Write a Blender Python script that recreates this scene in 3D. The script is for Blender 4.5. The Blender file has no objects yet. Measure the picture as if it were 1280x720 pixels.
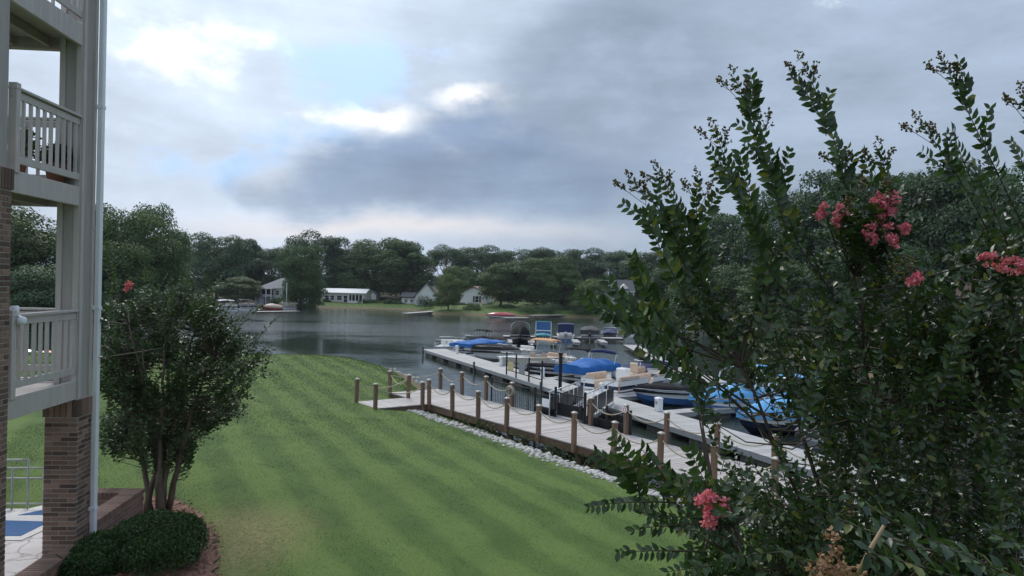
import bpy, bmesh, math, random
import numpy as np
from mathutils import Vector, Matrix

# ------------------------------------------------------------------ camera, sky, sun, exposure
SC = bpy.context.scene
COL = SC.collection
FPX, EYE = 950.0, 5.7                      # focal length in 1280-wide pixels, eye height above the water
PITCH, ROLL = math.radians(-0.3), math.radians(1.3)
cam_data = bpy.data.cameras.new("camera")
cam_data.sensor_width = 36.0
cam_data.lens = FPX * 36.0 / 1280.0
cam_data.clip_start, cam_data.clip_end = 0.05, 5000
cam = bpy.data.objects.new("camera", cam_data)
COL.objects.link(cam)
cam.matrix_world = Matrix.Translation((0, 0, EYE)) @ Matrix.Rotation(math.pi / 2 + PITCH, 4, 'X') @ Matrix.Rotation(ROLL, 4, 'Z')
SC.camera = cam

SUN_AZ, SUN_EL = -18.0, 42.0               # degrees: left of the view axis, above the horizon
EXPOSURE = 0.7
SUN_STRENGTH = 1.5

def N(nt, typ, loc=None, **kw):
    n = nt.nodes.new(typ)
    for k, v in kw.items():
        setattr(n, k, v)
    return n

class Ex:
    """tiny expression builder for scalar maths in a node tree"""
    def __init__(s, nt): s.nt = nt
    def m(s, op, a, b=None, c=None, clamp=False):
        n = s.nt.nodes.new('ShaderNodeMath'); n.operation = op; n.use_clamp = clamp
        for i, x in enumerate((a, b, c)):
            if x is None: continue
            if hasattr(x, 'is_linked') or hasattr(x, 'links'): s.nt.links.new(x, n.inputs[i])
            else: n.inputs[i].default_value = x
        return n.outputs[0]
    def vm(s, op, a, b=None, scale=None):
        n = s.nt.nodes.new('ShaderNodeVectorMath'); n.operation = op
        for i, x in enumerate((a, b)):
            if x is None: continue
            if hasattr(x, 'links'): s.nt.links.new(x, n.inputs[i])
            else: n.inputs[i].default_value = x
        if scale is not None:
            if hasattr(scale, 'links'): s.nt.links.new(scale, n.inputs['Scale'])
            else: n.inputs['Scale'].default_value = scale
        return n.outputs[0] if op not in ('LENGTH', 'DOT_PRODUCT') else n.outputs['Value']
    def noise(s, vec, scale, detail=4, rough=.55, dist=0.0, color=False):
        n = s.nt.nodes.new('ShaderNodeTexNoise'); n.inputs['Scale'].default_value = scale
        n.inputs['Detail'].default_value = detail; n.inputs['Roughness'].default_value = rough; n.inputs['Distortion'].default_value = dist
        s.nt.links.new(vec, n.inputs['Vector'])
        return n.outputs['Color' if color else 'Fac']
    def ramp(s, fac, stops, interp='LINEAR'):
        n = s.nt.nodes.new('ShaderNodeValToRGB'); n.color_ramp.interpolation = interp
        e = n.color_ramp.elements
        while len(e) < len(stops): e.new(0.5)
        for el, (p, c) in zip(e, stops):
            el.position = p; el.color = (c, c, c, 1) if not hasattr(c, '__len__') else (*c, 1)
        s.nt.links.new(fac, n.inputs[0])
        return n.outputs[0]
    def mix(s, fac, a, b, blend='MIX'):
        n = s.nt.nodes.new('ShaderNodeMix'); n.data_type = 'RGBA'; n.blend_type = blend
        for i, x in ((0, fac), (6, a), (7, b)):
            if hasattr(x, 'links'): s.nt.links.new(x, n.inputs[i])
            elif i == 0: n.inputs[0].default_value = x
            else: n.inputs[i].default_value = (*x, 1)
        return n.outputs[2]
    def sep(s, v):
        n = s.nt.nodes.new('ShaderNodeSeparateXYZ'); s.nt.links.new(v, n.inputs[0]); return n.outputs
    def comb(s, x, y, z):
        n = s.nt.nodes.new('ShaderNodeCombineXYZ')
        for i, a in enumerate((x, y, z)):
            if hasattr(a, 'links'): s.nt.links.new(a, n.inputs[i])
            else: n.inputs[i].default_value = a
        return n.outputs[0]

def make_world():
    w = bpy.data.worlds.new("World"); SC.world = w; w.use_nodes = True
    nt = w.node_tree; nt.nodes.clear(); e = Ex(nt)
    out = N(nt, 'ShaderNodeOutputWorld'); bg = N(nt, 'ShaderNodeBackground'); bg.inputs['Strength'].default_value = 0.1
    nt.links.new(bg.outputs[0], out.inputs[0])
    sky = N(nt, 'ShaderNodeTexSky'); sky.sky_type = 'NISHITA'; sky.sun_disc = False
    sky.sun_elevation = math.radians(SUN_EL); sky.sun_rotation = math.radians(SUN_AZ)
    sky.air_density = 1.0; sky.dust_density = 2.0
    tc = N(nt, 'ShaderNodeTexCoord'); d = tc.outputs['Generated']
    x, y, z = e.sep(d)
    az = e.m('ARCTAN2', x, y); el = e.m('ARCSINE', z)
    # cloud coordinates: bearing and height, flattened towards the horizon
    base = e.comb(az, e.m('MULTIPLY', el, 1.75), 0.0)
    def ns(scale, off, detail=8, rough=.58, dist=0.0):
        return e.m('SUBTRACT', e.noise(e.vm('ADD', base, (off, off * .37, off * 1.3)), scale, detail, rough, dist), .5)
    wx, wy = e.m('MULTIPLY', ns(4.0, 3.1, 5), .16), e.m('MULTIPLY', ns(4.0, 7.7, 5), .085)
    azw, elw = e.m('ADD', az, wx), e.m('ADD', el, wy)
    def blob(px, py, a, b, rot=0.0):
        a0 = math.atan((px - 640) / FPX); e0 = math.atan((356 + (px - 640) * .0227 - py) / FPX * math.cos(a0))
        dx = e.m('SUBTRACT', azw, a0); dy = e.m('SUBTRACT', elw, e0)
        c, s_ = math.cos(rot), math.sin(rot)
        u = e.m('ADD', e.m('MULTIPLY', dx, c / a), e.m('MULTIPLY', dy, s_ / a))
        v = e.m('ADD', e.m('MULTIPLY', dx, -s_ / b), e.m('MULTIPLY', dy, c / b))
        r2 = e.m('ADD', e.m('MULTIPLY', u, u), e.m('MULTIPLY', v, v))
        return e.m('POWER', 2.718, e.m('MULTIPLY', r2, -1.0))
    def add(*xs):
        r = xs[0]
        for q in xs[1:]: r = e.m('ADD', r, q)
        return r
    def sc_(x, k): return e.m('MULTIPLY', x, k)
    def vmax(a, b): return e.m('MAXIMUM', a, b)
    puff, soft = ns(7.0, 11.3, 9, .6), ns(2.6, 23.9, 6, .55)
    streak = e.m('SUBTRACT', e.noise(e.comb(e.m('MULTIPLY', az, 1.6), e.m('MULTIPLY', el, 9.0), 3.0), 1.8, 7, .6, .4), .5)
    # high pale veil: brighter on the sunny left, greyer to the right
    right = e.ramp(add(sc_(azw, .9), .5, sc_(soft, .5)), [(.22, 0), (.72, 1)], 'EASE')
    veil = e.mix(right, (3.85, 4.45, 5.3), (2.15, 2.65, 3.4))
    tone = add(1.0, sc_(soft, .7), sc_(puff, .55), sc_(streak, .6))
    veil = e.vm('SCALE', veil, scale=tone)
    # warm low light under the cloud on the horizon
    low = e.m('MULTIPLY', blob(470, 286, .24, .018), .85)
    veil = e.mix(low, veil, (5.2, 4.95, 4.95))
    # blue break
    blue = e.mix(.90, sky.outputs[0], (2.2, 3.7, 6.0))
    hole = add(vmax(blob(450, 95, .16, .060, .1), sc_(blob(300, 190, .17, .04, .35), .85)), sc_(puff, 2.0), sc_(soft, .4), sc_(ns(16.0, 5.5, 6, .6), .4))
    col = e.mix(e.ramp(hole, [(.42, 0), (.85, .85)], 'EASE'), veil, blue)
    # sunlit puffs
    lit = add(vmax(vmax(sc_(blob(590, 132, .075, .026, .15), .95), sc_(blob(470, 150, .13, .024), .75)), vmax(sc_(blob(335, 205, .07, .035), .62), sc_(blob(215, 80, .20, .10), .30))), sc_(puff, 1.9), sc_(ns(16.0, 5.5, 6, .6), .7))
    lit_m = e.ramp(lit, [(.28, 0), (.95, 1)], 'EASE')
    col = e.mix(lit_m, col, (7.4, 7.3, 7.2))
    # the long dark cloud, and the grey mass on the right
    dark = add(vmax(blob(520, 222, .27, .062), sc_(blob(650, 205, .20, .085, -.25), .95)), sc_(puff, 1.35), sc_(soft, .4), sc_(ns(16.0, 5.5, 6, .6), .35))
    dark_m = e.ramp(dark, [(.24, 0), (.84, .86)], 'EASE')
    dcol = e.vm('SCALE', e.mix(e.ramp(elw, [(.03, 0), (.2, 1)]), (1.85, 2.3, 2.95), (1.15, 1.68, 2.6)), scale=add(1.0, sc_(puff, .9), sc_(streak, .7)))
    col = e.mix(dark_m, col, dcol)
    mass = add(blob(760, 95, .19, .13, .3), sc_(puff, 1.0), sc_(soft, .5))
    col = e.mix(e.ramp(mass, [(.30, 0), (.8, .9)], 'EASE'), col, e.vm('SCALE', e.mix(.5, (1.5, 1.9, 2.5), (1.85, 2.28, 2.95)), scale=add(1.0, sc_(puff, 1.1), sc_(soft, .5), sc_(streak, .6))))
    # overcast skies brighten towards the zenith
    zen = e.m('ADD', 1.0, e.m('MULTIPLY', e.m('MAXIMUM', z, 0.0), 0.8))
    col = e.vm('SCALE', col, scale=zen)
    nt.links.new(col, bg.inputs['Color'])
make_world()

sun_data = bpy.data.lights.new("sun", 'SUN')
sun_data.energy = SUN_STRENGTH; sun_data.angle = math.radians(25); sun_data.color = (1.0, 0.95, 0.88)
sun = bpy.data.objects.new("sun", sun_data); COL.objects.link(sun)
_a, _e = math.radians(SUN_AZ), math.radians(SUN_EL)
_dir = Vector((math.sin(_a) * math.cos(_e), math.cos(_a) * math.cos(_e), math.sin(_e)))
sun.rotation_euler = _dir.to_track_quat('Z', 'Y').to_euler()

vs = SC.view_settings
vs.view_transform = 'Standard'; vs.look = 'None'; vs.gamma = 1.0; vs.exposure = EXPOSURE; vs.use_curve_mapping = False
SC.cycles.use_denoising = True
SC.cycles.max_bounces = 6; SC.cycles.diffuse_bounces = 3; SC.cycles.glossy_bounces = 3
SC.cycles.transmission_bounces = 4; SC.cycles.transparent_max_bounces = 6; SC.cycles.volume_bounces = 0
SC.cycles.caustics_reflective = False; SC.cycles.caustics_refractive = False

# ------------------------------------------------------------------ placing: a picture point on a level z, or at a distance
def ray(px, py):
    u, v = (px - 640) / FPX, -(py - 360) / FPX
    x = u * math.cos(ROLL) - v * math.sin(ROLL); z = u * math.sin(ROLL) + v * math.cos(ROLL)
    return Vector((x, math.cos(PITCH) - z * math.sin(PITCH), math.sin(PITCH) + z * math.cos(PITCH)))
def gp(px, py, z):
    d = ray(px, py); t = (z - EYE) / d.z
    return Vector((d.x * t, d.y * t, z))
def at(px, py, Y):
    d = ray(px, py); t = Y / d.y
    return Vector((d.x * t, Y, EYE + d.z * t))

# ------------------------------------------------------------------ mesh helpers
class MB:
    def __init__(s): s.v = []; s.f = []
    def add(s, vs_, fs):
        k = len(s.v); s.v += [tuple(p) for p in vs_]; s.f += [tuple(i + k for i in f) for f in fs]; return s
    def box(s, c, d, rz=0.0, M=None):
        x, y, z = d[0] / 2, d[1] / 2, d[2] / 2
        p = [Vector(q) for q in ((-x, -y, -z), (x, -y, -z), (x, y, -z), (-x, y, -z), (-x, -y, z), (x, -y, z), (x, y, z), (-x, y, z))]
        R = M if M is not None else Matrix.Rotation(rz, 3, 'Z')
        c = Vector(c)
        return s.add([R @ q + c for q in p], [(0, 3, 2, 1), (4, 5, 6, 7), (0, 1, 5, 4), (1, 2, 6, 5), (2, 3, 7, 6), (3, 0, 4, 7)])
    def bar(s, a, b, w, h=None, up=(0, 0, 1)):
        a, b = Vector(a), Vector(b); d = b - a; L = d.length; d.normalize(); u = Vector(up)
        sd = d.cross(u)
        if sd.length < 1e-4: sd = d.cross(Vector((1, 0, 0)))
        sd.normalize(); u2 = sd.cross(d)
        M = Matrix((d, sd, u2)).transposed()
        return s.box((a + b) / 2, (L, w, h or w), M=M)
    def tube(s, pts, r, n=6, cap=True):
        pts = [Vector(p) for p in pts]; m = len(pts)
        rr = r if hasattr(r, '__len__') else [r] * m
        rings = []
        prev = None
        for i, p in enumerate(pts):
            d = (pts[min(i + 1, m - 1)] - pts[max(i - 1, 0)])
            if d.length < 1e-9: d = Vector((0, 0, 1))
            d.normalize()
            if prev is None:
                a = d.cross(Vector((0, 0, 1)))
                if a.length < .05: a = d.cross(Vector((1, 0, 0)))
            else:
                a = prev - d * prev.dot(d)
            a.normalize(); prev = a; b = d.cross(a)
            rings.append([p + (a * math.cos(2 * math.pi * k / n) + b * math.sin(2 * math.pi * k / n)) * rr[i] for k in range(n)])
        return s.loft(rings, cap)
    def loft(s, rings, cap=True, closed=True):
        n = len(rings[0]); vv = [p for r in rings for p in r]; ff = []
        for i in range(len(rings) - 1):
            for k in range(n if closed else n - 1):
                a, b = i * n + k, i * n + (k + 1) % n
                ff.append((a, b, b + n, a + n))
        if cap and closed:
            ff.append(tuple(range(n - 1, -1, -1))); ff.append(tuple(range(len(vv) - n, len(vv))))
        return s.add(vv, ff)
    def prism(s, poly, z0, z1):
        n = len(poly)
        vv = [(p[0], p[1], z0) for p in poly] + [(p[0], p[1], z1) for p in poly]
        ff = [tuple(range(n - 1, -1, -1)), tuple(range(n, 2 * n))] + [(k, (k + 1) % n, n + (k + 1) % n, n + k) for k in range(n)]
        return s.add(vv, ff)
    def lathe(s, prof, n=12, c=(0, 0, 0)):
        c = Vector(c)
        return s.loft([[c + Vector((r * math.cos(2 * math.pi * k / n), r * math.sin(2 * math.pi * k / n), z)) for k in range(n)] for r, z in prof])
    def mesh(s, name, m=None, smooth=False):
        me = bpy.data.meshes.new(name); me.from_pydata(s.v, [], s.f); me.update()
        if m: me.materials.append(MAT[m])
        if smooth: me.polygons.foreach_set('use_smooth', [True] * len(me.polygons))
        return me
    def build(s, name, m, parent=None, smooth=False, bevel=0.0):
        me = s.mesh(name, m, smooth)
        o = bpy.data.objects.new(name, me); COL.objects.link(o)
        if parent: o.parent = parent
        if bevel:
            b = o.modifiers.new('bevel', 'BEVEL'); b.width = bevel; b.segments = 1; b.limit_method = 'ANGLE'
        return o

def put(name, me, parent=None, loc=(0, 0, 0), rot=(0, 0, 0), scale=(1, 1, 1)):
    o = bpy.data.objects.new(name, me); COL.objects.link(o)
    if parent: o.parent = parent
    o.location = loc; o.rotation_euler = rot; o.scale = scale
    return o
def tag(o, label=None, cat=None, group=None, kind=None):
    if label: o['label'] = label
    if cat: o['category'] = cat
    if group: o['group'] = group
    if kind: o['kind'] = kind
    return o
def thing(name, label, cat, loc=(0, 0, 0), rz=0.0, group=None):
    o = bpy.data.objects.new(name, None); COL.objects.link(o)
    o.empty_display_size = .2
    o.location = loc; o.rotation_euler = (0, 0, rz)
    return tag(o, label, cat, group)

# ------------------------------------------------------------------ materials
MAT = {}
def pm(name, c, rough=.6, var=.12, scale=6.0, bump=0.0, bscale=40.0, metal=0.0, rnd=0.0, spec=.4, dirt=None, stretch=(1, 1, 1), coat=0.0):
    m = bpy.data.materials.new(name); m.use_nodes = True; nt = m.node_tree; e = Ex(nt)
    b = nt.nodes['Principled BSDF']
    tc = N(nt, 'ShaderNodeTexCoord'); vec = e.vm('MULTIPLY', tc.outputs['Object'], stretch)
    f = e.noise(vec, scale, 5, .6)
    lo = tuple(x * (1 - var) for x in c); hi = tuple(min(1, x * (1 + var)) for x in c)
    col = e.mix(e.ramp(f, [(.3, 0), (.7, 1)]), lo, hi)
    if rnd:
        oi = N(nt, 'ShaderNodeObjectInfo')
        k = e.m('ADD', e.m('MULTIPLY', oi.outputs['Random'], 2 * rnd), 1 - rnd)
        col = e.vm('SCALE', col, scale=k)
    if dirt:
        f2 = e.noise(vec, scale * .35, 6, .65)
        col = e.mix(e.ramp(f2, [(.5, 0), (.72, .7)]), col, dirt)
    nt.links.new(col, b.inputs['Base Color'])
    b.inputs['Roughness'].default_value = rough; b.inputs['Metallic'].default_value = metal
    b.inputs['Specular IOR Level'].default_value = spec
    if coat: b.inputs['Coat Weight'].default_value = coat; b.inputs['Coat Roughness'].default_value = .12
    if bump:
        bn = N(nt, 'ShaderNodeBump'); bn.inputs['Strength'].default_value = bump; bn.inputs['Distance'].default_value = .02
        nt.links.new(e.noise(vec, bscale, 4, .6), bn.inputs['Height']); nt.links.new(bn.outputs[0], b.inputs['Normal'])
    MAT[name] = m
    return m
def leafmat(name, dark, light, trans=.25, rough=.5, tip=None, tipamt=.1, spec=.35, big=0.0, bigscale=.35, single=False):
    m = bpy.data.materials.new(name); m.use_nodes = True; nt = m.node_tree; e = Ex(nt)
    b = nt.nodes['Principled BSDF']; out = nt.nodes['Material Output']
    g = N(nt, 'ShaderNodeNewGeometry')
    r = g.outputs['Random Per Island']
    if single: r = N(nt, 'ShaderNodeObjectInfo').outputs['Random']
    col = e.mix(r, dark, light)
    if tip:
        r2 = e.m('FRACT', e.m('MULTIPLY', r, 37.7))
        col = e.mix(e.ramp(r2, [(1 - tipamt, 0), (1 - tipamt + .002, .85)]), col, tip)
    oi = N(nt, 'ShaderNodeObjectInfo')
    col = e.vm('SCALE', col, scale=e.m('ADD', .82, e.m('MULTIPLY', oi.outputs['Random'], .36)))
    if big:
        tc = N(nt, 'ShaderNodeTexCoord')
        f = e.noise(tc.outputs['Object'], bigscale, 3, .5)
        col = e.vm('SCALE', col, scale=e.m('ADD', 1 - big, e.m('MULTIPLY', f, 2 * big)))
    nt.links.new(col, b.inputs['Base Color']); b.inputs['Roughness'].default_value = rough
    b.inputs['Specular IOR Level'].default_value = spec
    t = N(nt, 'ShaderNodeBsdfTranslucent'); nt.links.new(e.vm('MULTIPLY', col, (1.25, 1.3, .7)), t.inputs['Color'])
    mx = N(nt, 'ShaderNodeMixShader'); mx.inputs[0].default_value = trans
    nt.links.new(b.outputs[0], mx.inputs[1]); nt.links.new(t.outputs[0], mx.inputs[2]); nt.links.new(mx.outputs[0], out.inputs[0])
    MAT[name] = m
    return m

pm('taupe', (.35, .322, .30), .62, .10, 3.5, .08, 90, dirt=(.265, .24, .22), stretch=(5, 5, .45))
pm('taupe_rail', (.46, .425, .395), .6, .10, 4, .06, 90, stretch=(4, 4, .6), dirt=(.40, .365, .335))
pm('white_metal', (.76, .77, .80), .4, .06, 2.5, stretch=(6, 6, .4), dirt=(.60, .61, .63))
pm('brick', (.19, .12, .09), .88, .3, 14, .4, 60, rnd=.6)
pm('brick_edge', (.23, .145, .112), .85, .22, 14, .4, 60, rnd=.25)
pm('mortar', (.42, .375, .335), .9, .15, 20, .4, 80)
pm('galvanized', (.40, .40, .41), .45, .08, 6, metal=.3)
pm('rug_blue', (.045, .12, .27), .95, .15, 30, .5, 200)
pm('rug_white', (.62, .60, .58), .95, .08, 30, .4, 200)
pm('wood_post', (.175, .108, .072), .8, .25, 9, .5, 30, rnd=.2, stretch=(3, 3, .4))
pm('wood_beam', (.125, .075, .05), .82, .25, 5, .5, 30, rnd=.15)
pm('deck_board', (.38, .348, .335), .75, .14, 4, .35, 40, rnd=.16, stretch=(6, 1, 6), dirt=(.30, .27, .25))
pm('dock_board', (.33, .325, .32), .72, .12, 4, .3, 40, rnd=.13, dirt=(.24, .235, .23))
pm('dock_float', (.09, .085, .075), .85, .3, 3, .4, 20)
pm('rope', (.42, .37, .27), .9, .2, 40, .6, 160)
pm('cap_pale', (.42, .38, .33), .5, .06)
pm('black_metal', (.014, .015, .017), .42, .2, 6)
pm('white_plastic', (.72, .73, .74), .38, .05, 4)
pm('gel_white', (.74, .74, .73), .22, .04, 3, coat=.4)
pm('gel_cream', (.66, .60, .50), .3, .05, 3, coat=.3)
pm('gel_blue', (.05, .13, .33), .22, .1, 3, coat=.5)
pm('gel_navy', (.012, .018, .05), .2, .1, 3, coat=.5)
pm('gel_black', (.012, .012, .014), .22, .1, 3, coat=.5)
pm('gel_teal', (.10, .38, .42), .25, .08, 3, coat=.4)
pm('gel_red', (.45, .045, .04), .3, .1, 3, coat=.4)
pm('gel_grey', (.30, .31, .32), .35, .08, 3)
pm('hull_dark', (.04, .045, .06), .4, .2, 3)
pm('canvas_blue', (.012, .105, .34), .85, .22, 2.2, .8, 5, dirt=(.03, .14, .36))
pm('canvas_light_blue', (.09, .30, .55), .85, .14, 5, .5, 9)
pm('canvas_navy', (.018, .028, .085), .85, .12, 5, .4, 9)
pm('canvas_black', (.009, .009, .011), .85, .2, 5, .4, 9, spec=.12)
pm('canvas_brown', (.028, .023, .022), .88, .2, 5, .5, 9, spec=.15)
pm('canvas_grey', (.05, .05, .056), .88, .15, 5, .5, 9)
pm('canvas_tan', (.50, .27, .13), .85, .1, 5, .3, 9)
pm('vinyl_tan', (.56, .42, .31), .6, .12, 5, .2, 12)
pm('vinyl_white', (.66, .63, .60), .5, .08, 5, .2, 12)
pm('aluminium', (.55, .56, .58), .35, .06, 6, metal=.7)
pm('glass_dark', (.02, .028, .035), .06, .1, 3, spec=.6)
pm('glass_blue', (.03, .12, .30), .08, .1, 3, spec=.6)
pm('siding_white', (.66, .66, .65), .7, .05, 2, .1, 8, stretch=(.2, .2, 6))
pm('siding_cream', (.56, .53, .48), .7, .06, 2)
pm('siding_grey', (.36, .38, .41), .7, .06, 2)
pm('roof_grey', (.19, .195, .205), .85, .15, 6, .3, 30)
pm('roof_dark', (.05, .055, .065), .85, .2, 6, .3, 30)
pm('roof_brown', (.20, .12, .09), .85, .2, 6, .3, 30)
pm('shutter', (.03, .035, .045), .5, .1)
pm('bark', (.105, .082, .062), .9, .35, 6, .6, 18, stretch=(3, 3, .7))
pm('bark_myrtle', (.115, .088, .066), .75, .35, 5, .35, 14, stretch=(2, 2, .5))
pm('twig', (.05, .038, .026), .8, .25, 10)
pm('twig_dry', (.34, .24, .14), .8, .2, 10)
pm('stone_white', (.44, .42, .39), .88, .32, 5, .4, 12, dirt=(.24, .21, .17))
pm('mulch', (.20, .105, .075), .95, .4, 9, 1.0, 30)
pm('soil_dark', (.025, .02, .017), .95, .4, 9, 1.0, 30)
pm('sign_yellow', (.60, .50, .26), .5, .05)
pm('sign_red', (.55, .06, .05), .5, .05)
pm('globe', (.75, .74, .70), .3, .03)
pm('terracotta', (.30, .13, .08), .8, .15)
pm('bin_green', (.05, .09, .07), .5, .1)
pm('kayak_orange', (.55, .16, .05), .4, .08, 3)
def glassmat(name, c, t):
    m = bpy.data.materials.new(name); m.use_nodes = True; nt = m.node_tree; b = nt.nodes['Principled BSDF']; out = nt.nodes['Material Output']
    b.inputs['Base Color'].default_value = (*c, 1); b.inputs['Roughness'].default_value = .08
    tr = nt.nodes.new('ShaderNodeBsdfTransparent'); mx = nt.nodes.new('ShaderNodeMixShader'); mx.inputs[0].default_value = t
    nt.links.new(b.outputs[0], mx.inputs[1]); nt.links.new(tr.outputs[0], mx.inputs[2]); nt.links.new(mx.outputs[0], out.inputs[0]); MAT[name] = m
glassmat('glass_clear', (.05, .06, .07), .6)
leafmat('leaf_oak', (.032, .070, .022), (.080, .140, .042), .22, .6, big=.25)
leafmat('leaf_dark', (.026, .058, .026), (.064, .118, .046), .18, .6, big=.25)
leafmat('leaf_light', (.055, .095, .020), (.115, .175, .042), .25, .6, big=.2)
leafmat('leaf_mid', (.038, .075, .018), (.088, .145, .038), .22, .6, big=.25)
leafmat('leaf_myrtle', (.014, .034, .012), (.042, .080, .026), .2, .42, tip=(.13, .15, .03), tipamt=.035, spec=.5)
leafmat('leaf_myrtle_top', (.013, .034, .010), (.048, .088, .024), .22, .40, tip=(.15, .16, .035), tipamt=.06, spec=.45)
leafmat('leaf_myrtle_single', (.013, .034, .010), (.048, .088, .024), .22, .40, tip=(.15, .16, .035), tipamt=.06, spec=.45, single=True)
leafmat('leaf_myrtle_far', (.022, .050, .015), (.064, .112, .034), .2, .45, spec=.4, big=.2, bigscale=1.2)
leafmat('leaf_box', (.018, .046, .011), (.048, .100, .022), .15, .5, big=.25, bigscale=2.5)
leafmat('leaf_weed', (.030, .052, .014), (.085, .115, .035), .25, .6)
leafmat('petal', (.55, .10, .16), (.80, .30, .36), .3, .6)
leafmat('bud', (.10, .065, .022), (.16, .14, .045), .1, .6)
leafmat('seed_head', (.20, .10, .06), (.34, .21, .11), .15, .7)
leafmat('grass_blade', (.050, .098, .016), (.115, .185, .038), .25, .6, tip=(.24, .22, .10), tipamt=.05, big=.18, bigscale=.25)
# ------------------------------------------------------------------ terrain
LAKE = np.array([(-62, 70), (-62, 58), (-50, 52), (-40, 49), (-32, 49.5), (-26, 51), (-22.5, 52.5), (-19.5, 53.2), (-16.1, 52.4), (-12.2, 53.2), (-9, 50.7),
                 (-6.2, 45.9), (-4.8, 41.7), (-3.2, 36.5), (-2.0, 33), (-0.5, 29.2), (1.2, 26.0), (2.9, 23.2), (4.5, 20.6), (6.0, 18.2), (7.6, 15.5),
                 (9.6, 12), (13, 8), (20, 5), (28, 8), (31, 20), (28, 38), (24, 51), (23.0, 59), (24.3, 79), (26.5, 100), (28, 118), (24, 130), (17, 134.5), (5.8, 135.2),
                 (-5.6, 136), (-14.4, 138), (-24.8, 147), (-33, 155), (-40, 148), (-46, 140), (-62, 143), (-58, 120), (-48, 104), (-39, 92), (-46, 80)], float)
def lake_dist(P):
    """signed distance to the lake edge, positive on land"""
    x, y = P[:, 0], P[:, 1]; n = len(LAKE)
    dmin = np.full(len(P), 1e9); inside = np.zeros(len(P), bool)
    for i in range(n):
        a, b = LAKE[i], LAKE[(i + 1) % n]; ab = b - a
        t = np.clip(((x - a[0]) * ab[0] + (y - a[1]) * ab[1]) / (ab @ ab), 0, 1)
        dmin = np.minimum(dmin, np.hypot(x - a[0] - t * ab[0], y - a[1] - t * ab[1]))
        cond = ((a[1] > y) != (b[1] > y))
        with np.errstate(divide='ignore', invalid='ignore'):
            xi = (b[0] - a[0]) * (y - a[1]) / (b[1] - a[1]) + a[0]
        inside ^= cond & (x < xi)
    return np.where(inside, -dmin, dmin)
def ground_h(P):
    P = np.asarray(P, float).reshape(-1, 2); s = lake_dist(P); x, y = P[:, 0], P[:, 1]
    sp = np.maximum(s, 0)
    bank = 0.45 * np.clip(sp / 1.5, 0, 1) ** .8
    near = bank + 1.35 * (1 - np.exp(-np.maximum(sp - .8, 0) / 9.0))
    far = 0.5 * np.clip(sp / 1.5, 0, 1) ** .8 + 0.045 * np.minimum(sp, 90)
    right = 0.5 * np.clip(sp / 1.5, 0, 1) + 0.075 * np.minimum(sp, 90)
    wf = np.clip((y - 75) / 15, 0, 1); wr = np.clip((x - 12) / 8, 0, 1) * (1 - wf)
    h = near * (1 - wf) * (1 - wr) + far * wf + right * wr
    h += 0.03 * np.sin(x * .9 + y * .35) * np.sin(y * .6 - x * .2) * np.clip(sp / 3, 0, 1)
    h -= .30 * np.clip((-6.15 - x) / .3, 0, 1) * np.clip((13.5 - y) / .4, 0, 1)      # made ground under the patio
    return np.where(s < 0, np.maximum(-2.5, s * .45), h)
def gz(x, y): return float(ground_h([(x, y)])[0])

def axis(lo, dlo, dhi, hi, step, grow=1.22):
    a = list(np.arange(dlo, dhi + 1e-6, step)); q = step; v = dhi
    while v < hi: q *= grow; v += q; a.append(v)
    q = step; v = dlo; b = []
    while v > lo: q *= grow; v -= q; b.append(v)
    return np.array(b[::-1] + a)
def grid_mesh(name, xs, ys, zf, mat):
    X, Y = np.meshgrid(xs, ys); P = np.stack([X.ravel(), Y.ravel()], 1); Z = zf(P)
    V = np.column_stack([P, Z]); nx, ny = len(xs), len(ys)
    i = (np.arange(ny - 1)[:, None] * nx + np.arange(nx - 1)[None]).ravel()
    F = np.stack([i, i + 1, i + 1 + nx, i + nx], 1)
    return np_mesh(name, V, F, mat, True)
def np_mesh(name, V, F, mat, smooth=False):
    me = bpy.data.meshes.new(name); k = F.shape[1]
    me.vertices.add(len(V)); me.vertices.foreach_set('co', np.ascontiguousarray(V, np.float32).ravel())
    me.loops.add(F.size); me.loops.foreach_set('vertex_index', np.ascontiguousarray(F, np.int32).ravel())
    me.polygons.add(len(F)); me.polygons.foreach_set('loop_start', np.arange(0, F.size, k, dtype=np.int32))
    if smooth: me.polygons.foreach_set('use_smooth', np.ones(len(F), bool))
    me.update(calc_edges=True)
    if mat: me.materials.append(MAT[mat])
    return me

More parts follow.
